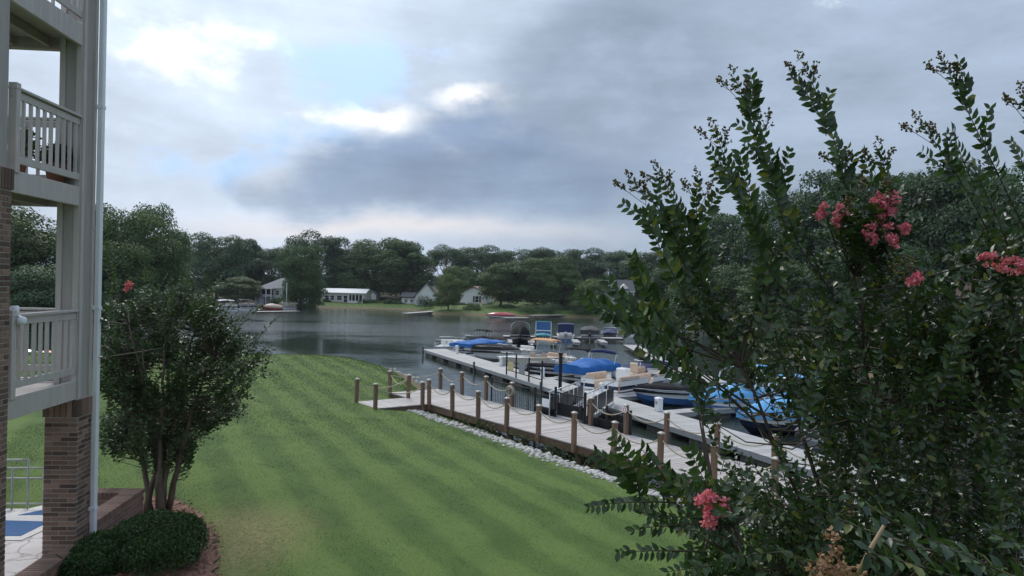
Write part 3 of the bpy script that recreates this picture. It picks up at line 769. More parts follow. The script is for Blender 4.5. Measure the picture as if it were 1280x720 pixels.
for k, (zt, zb) in enumerate(FL):
    ya = -1.725 if k < 2 else -2.2
    bpart('fascia', 'taupe_rail', lambda m: m.box((-.055, (ya + .015) / 2, (zt + zb) / 2), (.05, .015 - ya, zt - zb)), bevel=.004)
    bpart('front_beam', 'taupe', lambda m: m.box((-3.2, .30, (zt + zb) / 2), (5.7, .12, zt - zb)), bevel=.004)
    bpart('balcony_floor', 'taupe', lambda m: m.box((-3.10, -.98, zt - .09), (6.03, 2.40, .10)))
    for j in range(6):
        bpart('joist', 'taupe', lambda m: m.box((-.6 - j * .5, -.98, zt - .21), (.05, 2.38, .12)))
# clad column with trim boards, and the smaller post above the near pier
bpart('column', 'taupe', lambda m: m.box((-.18, .235, 8.2), (.30, .42, 8.6)))
for x_, w_ in ((-.295, .075), (-.065, .075)):
    bpart('trim_board', 'taupe_rail', lambda m: m.box((x_, .014, 8.2), (w_, .025, 8.6)))
for y_ in (.065, .405):
    bpart('trim_board', 'taupe_rail', lambda m: m.box((-.018, y_, 8.2), (.025, .08, 8.6)))
bpart('column', 'taupe', lambda m: m.box((-.16, -1.90, 9.7), (.24, .24, 5.5)))
# rain pipe with brackets and seams
bpart('downspout', 'white_metal', lambda m: m.box((.05, .46, 6.95), (.075, .095, 11.2)), bevel=.012)
for z_ in (2.2, 5.2, 8.2): bpart('pipe_bracket', 'white_metal', lambda m: m.box((.045, .46, z_), (.092, .112, .05)))
bal_mb = MB(); bal_mb.box((0, 0, 0), (.036, .036, 1)); BAL_ME = bal_mb.mesh('baluster', 'taupe_rail')
def railing(zf, p0, p1, post_first=True, nb=None):
    p0, p1 = Vector((*p0, 0)), Vector((*p1, 0)); d = p1 - p0; L = d.length; a = math.atan2(d.y, d.x); c = (p0 + p1) / 2
    r = bpart('railing', 'taupe_rail', lambda m: m.box((c.x, c.y, zf + 1.005), (L, .11, .035), rz=a), bevel=.006)
    def sub(name, z, w, h_):
        m = MB(); m.box((c.x, c.y, zf + z), (L, w, h_), rz=a); m.build(name, 'taupe_rail', r)
    sub('rail_board', .930, .04, .085); sub('bottom_rail', .145, .045, .09)
    n_ = nb or int(L / .16)
    for k in range(n_):
        q = p0 + d * ((k + .5) / n_)
        put('baluster', BAL_ME, r, (q.x, q.y, zf + .54), (0, 0, a), (1, 1, .70))
    if post_first:
        m = MB(); q = p0 + d * (.055 / L); m.box((q.x, q.y, zf + .52), (.10, .10, 1.10)); m.build('rail_post', 'taupe_rail', r, bevel=.006)
for zf in (4.17, 6.95, 9.27):
    railing(zf, (-.06, -1.66), (-.06, .005), nb=10)
    railing(zf, (-.34, .29), (-3.3, .29), False)
# bracket clamped on the lower rail
bk = thing('rail_bracket', 'pale metal bracket clamped on top of the lower balcony rail', 'bracket', bld.matrix_world @ Vector((0, 0, 0)))
bk.location = Vector((-6.2, 10.9, 0)) + Matrix.Rotation(BTH, 3, 'Z') @ Vector((-.06, -1.52, 5.192)); bk.rotation_euler = (0, 0, BTH)
MB().lathe([(.045, 0), (.05, .02), (.05, .085), (.038, .10)], 12).build('cup', 'white_metal', bk, True)
MB().lathe([(.04, -.13), (.055, -.11), (.055, -.05), (.03, -.035)], 12, (.095, -.02, 0)).build('clamp_knob', 'white_metal', bk, True)
MB().bar((0, 0, .012), (.10, -.02, -.05), .035, .02).build('arm', 'white_metal', bk)

# walls of brick along the patio
def local(o, p): return Matrix.Rotation(o.rotation_euler.z, 3, 'Z') @ Vector(p) + Vector(o.location)
def brick_wall(label, x0, x1, y0, y1, z0, z1, faces, name='brick_wall'):
    w = thing(name, label, 'wall', (-6.2, 10.9, 0), BTH)
    MB().box(((x0 + x1) / 2, (y0 + y1) / 2, (z0 + z1 - .06) / 2), (x1 - x0 - .016, y1 - y0 - .016, z1 - z0 - .06)).build('mortar', 'mortar', w)
    nc = int((z1 - .068 - z0) / CH)
    for i in range(nc):
        z = z1 - .068 - CH * (i + .5)
        if 'right' in faces:
            n_ = round((y1 - y0) / .215); o_ = .5 * (i % 2)
            for k in range(n_ + (i % 2)):
                a_, b_ = max(y0, y0 + .215 * (k - o_)), min(y1, y0 + .215 * (k + 1 - o_))
                if b_ - a_ > .03: brick(w, (x1 - .03, (a_ + b_) / 2, z), (.06, b_ - a_ - .011, CH - .011), BRICKE_ME)
        if 'front' in faces:
            n_ = round((x1 - x0) / .215); o_ = .5 * (i % 2)
            for k in range(n_ + (i % 2)):
                a_, b_ = max(x0, x0 + .215 * (k - o_)), min(x1 - .06, x0 + .215 * (k + 1 - o_))
                if b_ - a_ > .03: brick(w, ((a_ + b_) / 2, y0 + .03, z), (b_ - a_ - .011, .06, CH - .011), BRICKE_ME)
    # rowlock cap: bricks laid across the top
    if y1 - y0 > x1 - x0:
        n_ = round((y1 - y0) / .076); st = (y1 - y0) / n_
        for k in range(n_): brick(w, ((x0 + x1) / 2, y0 + st * (k + .5), z1 - .034), (x1 - x0 + .03, st - .011, .068), BRICKE_ME)
    else:
        n_ = round((x1 - x0) / .076); st = (x1 - x0) / n_
        for k in range(n_): brick(w, (x0 + st * (k + .5), (y0 + y1) / 2, z1 - .034), (st - .011, y1 - y0 + .03, .068), BRICKE_ME)
    return w
brick_wall('low brick kerb wall in front of the pale patio', -.29, 0.0, -1.72, -.01, 1.15, 1.74, ('right',))
brick_wall('brick retaining wall running from the pier to the multi-trunk tree', -.27, 0.0, .53, 2.50, 1.15, 1.95, ('right',))
brick_wall('short brick return wall closing the dark planter', -1.25, -.28, 2.22, 2.50, 1.15, 1.95, ('front',))
o = MB().prism([(-.50, .47), (-.275, .47), (-.275, 2.215), (-1.20, 2.215), (-.92, 1.45)], 1.2, 1.66).build('planter_soil', 'soil_dark'); o.location = (-6.2, 10.9, 0); o.rotation_euler = (0, 0, BTH)
tag(o, kind='structure')
# patio slab, stamped concrete
def patio_material():
    m = bpy.data.materials.new('patio'); m.use_nodes = True; nt = m.node_tree; e = Ex(nt); b = nt.nodes['Principled BSDF']
    g = N(nt, 'ShaderNodeNewGeometry'); p = g.outputs['Position']
    pw = e.vm('ADD', p, e.vm('SCALE', e.vm('SUBTRACT', e.noise(p, 2.5, 4, color=True), (.5, .5, .5)), scale=.35))
    v = N(nt, 'ShaderNodeTexVoronoi'); v.feature = 'DISTANCE_TO_EDGE'; v.inputs['Scale'].default_value = 1.9; nt.links.new(pw, v.inputs['Vector'])
    crack = e.ramp(v.outputs['Distance'], [(.0, 1), (.035, 0)])
    col = e.mix(e.noise(p, 3, 5, .65), (.40, .365, .36), (.58, .54, .53)); col = e.mix(e.m('MULTIPLY', crack, .6), col, (.22, .19, .185))
    nt.links.new(col, b.inputs['Base Color']); b.inputs['Roughness'].default_value = .7
    bn = N(nt, 'ShaderNodeBump'); bn.inputs['Distance'].default_value = .02; bn.inputs['Strength'].default_value = .6
    nt.links.new(e.m('SUBTRACT', e.m('MULTIPLY', e.noise(p, 14, 4), .4), crack), bn.inputs['Height']); nt.links.new(bn.outputs[0], b.inputs['Normal'])
    MAT['patio'] = m
patio_material()
o = MB().prism([(-7.5, -6), (-.295, -6), (-.295, 2.2), (-1.27, 2.2), (-1.27, 2.42), (-7.5, 2.42)], 1.2, 1.62).build('patio', 'patio'); o.location = (-6.2, 10.9, 0); o.rotation_euler = (0, 0, BTH)
tag(o, kind='structure')
rug = thing('patio_rug', 'blue and white patterned rug on the pale patio', 'rug', (0, 0, 1.624))
def gpr(l): return [tuple(gp(x_, y_, 1.62)[:2]) for x_, y_ in l]
MB().prism(gpr([(-30, 652), (-30, 676), (27, 676), (100, 643), (100, 630), (55, 632)]), 0, .008).build('rug_base', 'rug_white', rug)
MB().prism(gpr([(-20, 651), (62, 653), (26, 671), (-20, 671)]), .0085, .013).build('blue_band', 'rug_blue', rug)
MB().prism(gpr([(22, 645), (45, 640), (85, 635), (85, 642), (60, 644.5)]), .0085, .013).build('blue_band', 'rug_blue', rug)
# galvanised railing at the end of the patio
fr = thing('metal_railing', 'galvanised tube railing with a raised gate section behind the patio', 'railing', (-6.2, 10.9, 0), BTH)
xg = [-1.36, -1.62, -1.88, -2.14, -2.40, -2.66, -2.92, -3.2]
for k, x_ in enumerate(xg):
    hi = 1.62 + (.86 if k in (2, 4) else .72 if k != 3 else .70)
    MB().tube([(x_, 2.36, 1.61), (x_, 2.36, hi)], .016, 6).build('upright', 'galvanized', fr, True)
MB().tube([(-1.88, 2.36, 2.48), (-2.40, 2.36, 2.48)], .016, 6).build('gate_top', 'galvanized', fr, True)
for z_ in (1.72, 2.16, 2.34):
    MB().tube([(-1.36, 2.36, z_), (-3.2, 2.36, z_)], .014, 6).build('crossbar', 'galvanized', fr, True)
# pot plant on the upper balcony
def pot_plant(label, lx, ly, z, hgt, rad, seed, mat='leaf_dark'):
    q = local(bld, (lx, ly, 0)); r = np.random.default_rng(seed)
    t = thing('pot_plant', label, 'plant', (q.x, q.y, z))
    MB().lathe([(.10, 0), (.15, .26), (.165, .27), (.165, .30), (.14, .30), (.13, .27)], 14).build('pot', 'terracotta', t, True)
    n_ = 420; d_ = rdir(r, n_); d_[:, 2] = np.abs(d_[:, 2]); P = np.array([0, 0, .3]) + d_ * rad * (r.random((n_, 1)) ** .4) * np.array([1, 1, hgt / rad])
    me = leaf_mesh('foliage', mat, P, unit(d_ + .6 * r.normal(size=d_.shape)), rdir(r, n_) + np.array([0, 0, .8]), r.uniform(.07, .14, n_), .05)
    put('foliage', me, t)
    MB().tube([(0, 0, .25), (.02, .01, .3 + hgt * .6)], [.02, .01], 5).build('stem', 'twig', t)
pot_plant('dark leafy pot plant behind the upper balcony balusters', -.62, -.55, 6.957, .42, .30, 4)
pot_plant('small pot plant beside the corner of the upper balcony', -.30, -.10, 6.957, .25, .17, 5, 'leaf_mid')
# ------------------------------------------------------------------ docks
def dock(name, label, a, b, width, z=.45, plank=True, group=None, floats=True, pitch=.155):
    """floating dock from a to b (left edge seen from a), boards laid across"""
    a, b = Vector((*a, 0)), Vector((*b, 0)); d = b - a; L = d.length; d.normalize(); nrm = Vector((-d.y, d.x, 0))
    t = thing(name, label, 'dock', (a.x, a.y, 0), math.atan2(d.y, d.x), group)
    if plank:
        mb = MB(); mb.box((0, 0, 0), (pitch - .008, width, .035)); me = mb.mesh('plank', 'dock_board')
        n_ = int(L / pitch)
        for k in range(n_): put('plank', me, t, (pitch * (k + .5), width / 2, z - .0175 + rnd.uniform(-.003, .003)))
    else:
        MB().box((L / 2, width / 2, z - .02), (L, width, .04)).build('deck', 'dock_board', t)
    for y_ in (.035, width - .035): MB().box((L / 2, y_, z - .115), (L, .05, .16)).build('edge_beam', 'dock_board' if not plank else 'gel_grey', t)
    if floats:
        n_ = max(2, int(L / 2.4))
        fm = MB(); fm.box((0, 0, 0), (1.5, width - .25, .42)); fme = fm.mesh('float_drum', 'dock_float')
        for k in range(n_): put('float_drum', fme, t, (L * (k + .5) / n_, width / 2, .05))
    return t
DA, DB = Vector((-6.9, 59.4)), Vector((9.6, 20.5))
DD = (DB - DA).normalized(); DN = Vector((-DD.y, DD.x)); DN = DN if DN.x > 0 else -DN
# planks run from the near edge to the boat side: put the left edge along DB->DA
def main_dock():
    L = (DB - DA).length
    t = thing('floating_dock', 'long grey floating dock with the blue covered boats moored along it', 'dock', (DA.x, DA.y, 0), math.atan2(DD.y, DD.x))
    p = .155; mb = MB(); mb.box((0, 0, 0), (p - .008, 1.9, .035)); me = mb.mesh('plank', 'dock_board'); z = .45
    for k in range(int(L / p)): put('plank', me, t, (p * (k + .5), .95, z - .0175 + rnd.uniform(-.003, .003)))
    for y_ in (.03, 1.87): MB().box((L / 2, y_, z - .12), (L, .05, .165)).build('edge_beam', 'gel_grey', t)
    fm = MB(); fm.box((0, 0, 0), (1.7, 1.7, .42)); fme = fm.mesh('float_drum', 'dock_float')
    for k in range(15): put('float_drum', fme, t, (L * (k + .5) / 15, .95, .05))
    pm_ = MB(); pm_.tube([(0, 0, -2.2), (0, 0, 1.0)], .07, 8); pme = pm_.mesh('pile', 'black_metal', True)
    for s_ in (.5, 12, 22): put('pile', pme, t, (s_, -.1, -.3))
    return t
mdock = main_dock()
def dk(s, n, z=.45): q = DA + DD * s + DN * n; return Vector((q.x, q.y, z))
ANG_D = math.atan2(DD.y, DD.x); ANG_N = math.atan2(DN.y, DN.x)
# finger piers between the slips
def proj(p):
    c = cam.matrix_world.inverted() @ Vector(p); return (640 + FPX * c.x / -c.z, 360 - FPX * c.y / -c.z)
def dock_s(px_, n=1.9):
    return min((i * .05 for i in range(0, 850)), key=lambda s_: abs(proj(dk(s_, n))[0] - px_))
for px_, ln_, lab in [(566, 3.6, 'narrow finger dock behind the blue covered pontoon boat'), (622, 3.6, 'narrow finger dock between the brown covered boat and the tan cruiser'),
                      (690, 3.4, 'narrow finger dock between the black covered boat and the big blue cover'), (770, 3.4, 'narrow finger dock between the tan pontoon boat and the speedboat'),
                      (842, 3.6, 'narrow finger dock in front of the light blue covered boat')]:
    s_ = dock_s(px_); a_ = dk(s_, 1.905); ang = ANG_N + .12
    b_ = a_ + Vector((math.cos(ang), math.sin(ang), 0)) * ln_
    dock('finger_dock', lab, (a_.x, a_.y), (b_.x, b_.y), .8, .43, True, 'finger docks')
# white service pedestals along the dock
for px_, lab in [(571, 'white dock pedestal beside the blue covered pontoon boat'), (626, 'white dock pedestal in front of the tan cruiser'),
                 (678, 'white dock pedestal by the black covered boat'), (752, 'white dock pedestal at the bow of the tan pontoon boat'), (823, 'white dock box standing beside the blue and white speedboat')]:
    s_ = dock_s(px_, 1.6); q = dk(s_, 1.6)
    t = thing('dock_pedestal', lab, 'pedestal', q, ANG_D, 'dock pedestals')
    w_ = .30 if px_ == 823 else .22
    MB().box((0, 0, .26), (w_, w_ * .8, .52)).build('body', 'white_plastic', t, bevel=.02)
    MB().loft([[(-w_ * .56, -w_ * .46, .521), (w_ * .56, -w_ * .46, .521), (w_ * .56, w_ * .46, .521), (-w_ * .56, w_ * .46, .521)], [(-w_ * .4, -w_ * .3, .58), (w_ * .4, -w_ * .3, .58), (w_ * .4, w_ * .3, .58), (-w_ * .4, w_ * .3, .58)]]).build('lid', 'white_plastic', t)
    MB().box((0, -w_ * .41, .36), (w_ * .5, .02, .14)).build('outlet', 'gel_grey', t)
# gangway from the walk down to the dock
ga, gb = bwp(5.3, BW + .08, DZ - .02), None
s_g = dock_s(742, 0); gb = dk(s_g, .25, .475)
gw = thing('gangway', 'pale gangway bridging from the boardwalk gate to the floating dock', 'gangway')
gd = (gb - ga); gl = gd.length; gdir = gd.normalized(); gs = Vector((-gdir.y, gdir.x, 0)).normalized()
n_ = int(gl / .16); gm = MB(); gm.box((0, 0, 0), (.150, 1.25, .03)); gme = gm.mesh('plank', 'dock_board')
for k in range(n_):
    q = ga + gd * ((k + .5) / n_); put('plank', gme, gw, q, (0, -math.asin(gdir.z), math.atan2(gdir.y, gdir.x)))
for sgn in (-1, 1):
    e0, e1 = ga + gs * .66 * sgn, gb + gs * .66 * sgn
    MB().bar(e0 - Vector((0, 0, .06)), e1 - Vector((0, 0, .06)), .05, .16).build('side_beam', 'aluminium', gw)
    MB().tube([e0 + Vector((0, 0, .95)), e1 + Vector((0, 0, .95))], .024, 7).build('handrail', 'aluminium', gw, True)
    for t_ in (.02, .25, .5, .75, .98):
        q = e0.lerp(e1, t_); MB().tube([q, q + Vector((0, 0, .95))], .02, 6).build('upright', 'aluminium', gw, True)
for sgn in (-1, 1):
    for k in range(3):
        q0, q1 = (ga + gs * .69 * sgn).lerp(gb + gs * .69 * sgn, .04 + .32 * k), (ga + gs * .69 * sgn).lerp(gb + gs * .69 * sgn, .33 + .32 * k)
        MB().bar(q0 + Vector((0, 0, .42)), q1 + Vector((0, 0, .42)), .015, .62).build('side_panel', 'black_metal', gw)
# black security gate and wings at the head of the gangway
sgt = thing('security_gate', 'black steel security gate with side wings at the head of the gangway', 'gate')
def panel(par, a, b, z0, z1, name='panel_frame', step=.11):
    a, b = Vector(a), Vector(b)
    for z_ in (z0 + .04, z1 - .04): MB().bar((a.x, a.y, z_), (b.x, b.y, z_), .035, .04).build(name, 'black_metal', par)
    L = (b - a).length; n_ = max(2, int(L / step))
    pk = MB(); pk.box((0, 0, (z0 + z1) / 2), (.018, .018, z1 - z0 - .02)); pme = pk.mesh('picket', 'black_metal')
    for k in range(1, n_): q = a.lerp(b, k / n_); put('picket', pme, par, (q.x, q.y, 0))
def bpost(par, p, z0, z1, w=.09): MB().box((p[0], p[1], (z0 + z1) / 2), (w, w, z1 - z0)).build('gate_post', 'black_metal', par, bevel=.006)
for s_, z1 in ((3.3, 1.85), (4.5, 2.0), (6.1, 2.0), (7.2, 1.7), (8.3, 1.7)):
    bpost(sgt, bwp(s_, BW + .22), .0, z1)
panel(sgt, bwp(3.35, BW + .22)[:2] + (0,) if False else bwp(3.35, BW + .22), bwp(4.45, BW + .22), .6, 1.65)
panel(sgt, bwp(4.55, BW + .22), bwp(6.05, BW + .22), .98, 1.85, 'gate_frame')
panel(sgt, bwp(6.15, BW + .22), bwp(7.15, BW + .22), .45, 1.6); panel(sgt, bwp(7.25, BW + .22), bwp(8.25, BW + .22), .45, 1.6)
for s0_, s1_, za, zb in ((3.36, 4.44, .35, 1.15), (4.58, 6.02, 1.0, 1.45), (6.16, 7.14, .35, 1.2), (7.26, 8.24, .35, 1.2)):
    MB().box(bwp((s0_ + s1_) / 2, BW + .25, (za + zb) / 2), (s1_ - s0_, .02, zb - za), rz=ANG_T).build('kick_panel', 'black_metal', sgt)
MB().box(bwp(5.93, BW + .19, 1.42), (.12, .07, .2), rz=ANG_T).build('lock_box', 'black_metal', sgt)
MB().box(bwp(4.0, BW + .17, 1.35), (.42, .012, .30), rz=ANG_T).build('notice', 'white_plastic', sgt)
# picket fence down to the waterside by the platform
pf = thing('picket_fence', 'black picket fence between the platform and the security gate', 'fence')
for s_ in (.4, 1.9): bpost(pf, bwp(s_, BW + .24), .2, 1.9, .07)
panel(pf, bwp(.45, BW + .24), bwp(1.85, BW + .24), .7, 1.78)
panel(pf, bwp(1.95, BW + .24), bwp(3.24, BW + .24), .7, 1.78)
# dock fence along the inner edge of the floating dock, with notices
df = thing('dock_fence', 'black rail fence on the inner edge of the dock with small notices', 'fence')
ss = [dock_s(px_, .12) for px_ in (633, 645, 661, 677)]
for s_ in ss: bpost(df, dk(s_, .12), .45, 1.75, .085)
for z_ in (.75, 1.25):
    a_, b_ = dk(ss[0], .12, z_), dk(ss[-1], .12, z_); MB().bar(a_, b_, .03, .05).build('rail', 'black_metal', df)
for s_, mt in (((ss[0] + ss[1]) / 2, 'sign_yellow'), ((ss[1] + ss[2]) / 2, 'gel_grey')):
    MB().box(dk(s_, .08, 1.02), (.8, .012, .5), rz=ANG_D).build('notice', mt, df)
# lamp post
q = dk(dock_s(700, .3), .3, .45)
lp = thing('dock_lamp', 'black dock lamp post with a small white globe', 'lamp post', q, 0)
MB().box((0, 0, .9), (.17, .17, 1.8)).build('post', 'black_metal', lp, bevel=.01)
MB().box((0, 0, 1.84), (.24, .24, .08)).build('cap', 'black_metal', lp, bevel=.01)
MB().bar((.08, 0, 1.62), (.24, 0, 1.62), .04).build('arm', 'black_metal', lp)
MB().lathe([(.02, -.11), (.08, -.07), (.10, 0), (.08, .07), (.02, .11)], 12, (.28, 0, 1.62)).build('globe', 'globe', lp, True)
# black chairs / bins by the gate
for k, (s_, n_, lab) in enumerate([(4.4, 3.3, 'black waste bin standing outside the gate, left of the pair'), (6.6, 3.2, 'black waste bin standing outside the gate, right of the pair')]):
    pass

# ------------------------------------------------------------------ boats
def boat_frame(name, label, bow, stern, group=None, cat='boat'):
    """bow and stern are picture points on the waterline; local +x runs from stern to bow"""
    a, b = gp(*stern, 0), gp(*bow, 0); d = b - a
    t = thing(name, label, cat, (a.x, a.y, 0), math.atan2(d.y, d.x), group)
    return t, d.length
def hull_curve(L, B, fb, draft, rise):
    st = []
    for i in range(15):
        t = i / 14
        k = max(0, (t - .42) / .58)
        hb = B / 2 * (.93 + .07 * min(1, t / .4)) * (1 - k ** 2.3 * .985)
        zs = fb + rise * t ** 2
        zk = -draft + (draft + fb * .75) * max(0, (t - .62) / .38) ** 2.6
        zc = .02 + (fb * .62) * max(0, (t - .45) / .55) ** 1.7
        st.append((t * L + (.0), hb, zs, zk, zc))
    return st
def hull_parts(par, L, B, fb, draft, rise, top, bottom, stripe=None):
    st = hull_curve(L, B, fb, draft, rise)
    lo, hi, sp = MB(), MB(), MB()
    def ring(f): return [f(*q) for q in st]
    rows = [ring(lambda x, b, s, k, c: (x * 1.0, y * b * .86 * 1, c if abs(y) else k)) for y in (-1, 0, 1)]
    def strip(mb, fa, fb_):
        A, Bq = ring(fa), ring(fb_); n_ = len(A)
        mb.add(A + Bq, [(i, i + 1, n_ + i + 1, n_ + i) for i in range(n_ - 1)])
    for sg in (-1, 1):
        strip(lo, lambda x, b, s, k, c: (x, 0, k), lambda x, b, s, k, c: (x, sg * b * .84, max(c, k)))
        strip(lo, lambda x, b, s, k, c: (x, sg * b * .84, max(c, k)), lambda x, b, s, k, c: (x + .02 * L * (x / L) ** 3, sg * b * .93, max(c, k) + (s - max(c, k)) * .45))
        strip(hi, lambda x, b, s, k, c: (x + .02 * L * (x / L) ** 3, sg * b * .93, max(c, k) + (s - max(c, k)) * .45), lambda x, b, s, k, c: (x + .045 * L * (x / L) ** 3, sg * b, s))
    x0, b0, s0, k0, c0 = st[0]
    lo.add([(0, -b0 * .84, c0), (0, 0, k0), (0, b0 * .84, c0), (0, b0 * .93, c0 + (s0 - c0) * .45), (0, -b0 * .93, c0 + (s0 - c0) * .45)], [(0, 1, 2, 3, 4)])
    hi.add([(0, -b0 * .93, c0 + (s0 - c0) * .45), (0, b0 * .93, c0 + (s0 - c0) * .45), (0, b0, s0), (0, -b0, s0)], [(0, 1, 2, 3)])
    h = hi.build('hull', top, par, True); lo.build('hull_bottom', bottom, par, True)
    # rub rail
    for sg in (-1, 1):
        MB().tube([(x + .045 * L * (x / L) ** 3, sg * (b + .01), s) for x, b, s, k, c in st], .028, 5).build('rub_rail', stripe or 'gel_grey', h, True)
    return st, h
def sheer(st, L): return [(x + .045 * L * (x / L) ** 3, b, s) for x, b, s, k, c in st]
def cover_mesh(st, L, peak, px0=.0, px1=1.0, ridge=.55, seed=1, drop=.16):
    r = random.Random(seed); sh = sheer(st, L); mb = MB(); rings = []
    for (x, b, s) in sh:
        t = x / L
        if t < px0 - .01 or t > px1 + .05: continue
        hgt = peak * max(.12, (1 - abs((t - ridge) / (.62 if t < ridge else .52)) ** 1.8)); row = []
        for j in range(13):
            y = -1 + 2 * j / 12; k = abs(y)
            if j in (0, 12): row.append((x, y * (b + .035), s - drop))
            else: row.append((x, y * (b + .03), s + hgt * (1 - k ** 2.2) + .045 * math.sin(11 * t + 5 * y + seed) * (1 - k) + r.uniform(-.012, .012)))
        rings.append(row)
    mb.loft(rings, False, False)
    mb.add(rings[0], [tuple(range(13))]); mb.add(rings[-1], [tuple(range(12, -1, -1))])
    return mb
def bimini(par, x0, x1, hb, z, top, folded=False, frame='aluminium', h0=.55):
    if folded:
        c = (x0 + x1) / 2
        MB().loft([[(c + dx + math.cos(a) * r_, y, z + math.sin(a) * r_ * .8 + .12 * (1 - (y / hb) ** 2)) for a in [k * math.pi / 4 for k in range(8)]] for y, r_, dx in ((-hb, .07, -.04), (-hb * .7, .13, 0), (0, .15, .03), (hb * .7, .13, 0), (hb, .07, -.04))]).build('folded_top', top, par, True)
        for sg in (-1, 1): MB().tube([(c, sg * hb, z), (c - .7, sg * hb, h0)], .018, 5).build('top_frame', frame, par, True); MB().tube([(c, sg * hb, z), (c + .35, sg * hb, h0)], .018, 5).build('top_frame', frame, par, True)
        return
    rows = []
    for i in range(7):
        x = x0 + (x1 - x0) * i / 6
        rows.append([(x, hb * math.sin(-1.57 + 3.14 * j / 8), z - .10 * (2 * i / 6 - 1) ** 2 - .13 * abs(-1 + 2 * j / 8) ** 3) for j in range(9)])
    mb = MB(); mb.loft(rows, False, False); o = mb.build('canopy', top, par, True)
    so = o.modifiers.new('thick', 'SOLIDIFY'); so.thickness = .03
    for x in (x0 + .1, x1 - .1):
        for sg in (-1, 1): MB().tube([(x, sg * hb * .97, z - .13), ((x0 + x1) / 2 + (.1 if x > x0 + .2 else -.1), sg * hb, h0)], .018, 5).build('top_frame', frame, par, True)
def outboard(par, x, z=.55, col='gel_black', y=0.0):
    o = MB().loft([[(x - .02, y - .13, z), (x - .02, y + .13, z), (x - .42, y + .12, z), (x - .42, y - .12, z)], [(x + .02, y - .16, z + .22), (x + .02, y + .16, z + .22), (x - .5, y + .15, z + .22), (x - .5, y - .15, z + .22)],
                   [(x - .04, y - .13, z + .42), (x - .04, y + .13, z + .42), (x - .44, y + .11, z + .36), (x - .44, y - .11, z + .36)]]).build('outboard_motor', col, par, bevel=.03)
    MB().box((x - .2, y, z - .45), (.16, .09, .95)).build('drive_leg', 'gel_grey', o)
def seat(par, c, d, rz=0, back=None, mat='vinyl_tan'):
    s = MB().box((c[0], c[1], c[2]), d, rz).build('seat', mat, par, bevel=.05)
    if back: MB().box((c[0] + back[0], c[1] + back[1], c[2] + back[2]), back[3:6]).build('seat_back', mat, s, bevel=.05)
def windshield(par, x, hb, z, h=.36, rake=.4):
    pts = [(x - .9, -hb, z), (x - .15, -hb * .85, z), (x + .2, 0, z + .03), (x - .15, hb * .85, z), (x - .9, hb, z)]
    tp = [(p[0] - rake, p[1] * .92, p[2] + h) for p in pts]
    g = MB(); g.add(pts + tp, [(i, i + 1, 5 + i + 1, 5 + i) for i in range(4)]); o = g.build('windshield', 'glass_clear', par)
    MB().tube(tp, .018, 5).build('windshield_frame', 'aluminium', o, True)
def interior(par, st, L, fb, trim='vinyl_white', x0=.04, x1=.62):
    """cockpit floor, coaming and fore deck so that an open boat is closed"""
    sh = sheer(st, L); mb = MB(); n_ = len(sh)
    rows = [[(x, -b, s) for x, b, s in sh], [(x, -b * .80, s + .01) for x, b, s in sh], [(x, -b * .78, .22) for x, b, s in sh], [(x, b * .78, .22) for x, b, s in sh], [(x, b * .80, s + .01) for x, b, s in sh], [(x, b, s) for x, b, s in sh]]
    i1 = max(i for i, q in enumerate(sh) if q[0] <= x1 * L)
    for a, b in ((0, 1), (1, 2), (2, 3), (3, 4), (4, 5)):
        mb.add(rows[a][:i1 + 1] + rows[b][:i1 + 1], [(i, i + 1, i1 + 1 + i + 1, i1 + 1 + i) for i in range(i1)])
    k = [r[i1] for r in rows]; mb.add(k[1:5], [(0, 1, 2, 3)])
    k = [r[0] for r in rows]; mb.add(k[1:5], [(3, 2, 1, 0)])
    mb.build('cockpit', trim, par)
    fd = MB(); m_ = [(x, 0, s + .10 * math.sin(math.pi * min(1, (i + .5) / (n_ - i1)))) for i, (x, b, s) in enumerate(sh[i1:])]
    A, C = rows[0][i1:], rows[5][i1:]; q = len(m_)
    fd.add(A + m_ + C, [(i, i + 1, q + i + 1, q + i) for i in range(q - 1)] + [(q + i, q + i + 1, 2 * q + i + 1, 2 * q + i) for i in range(q - 1)])
    fd.build('fore_deck', 'gel_white', par, True)
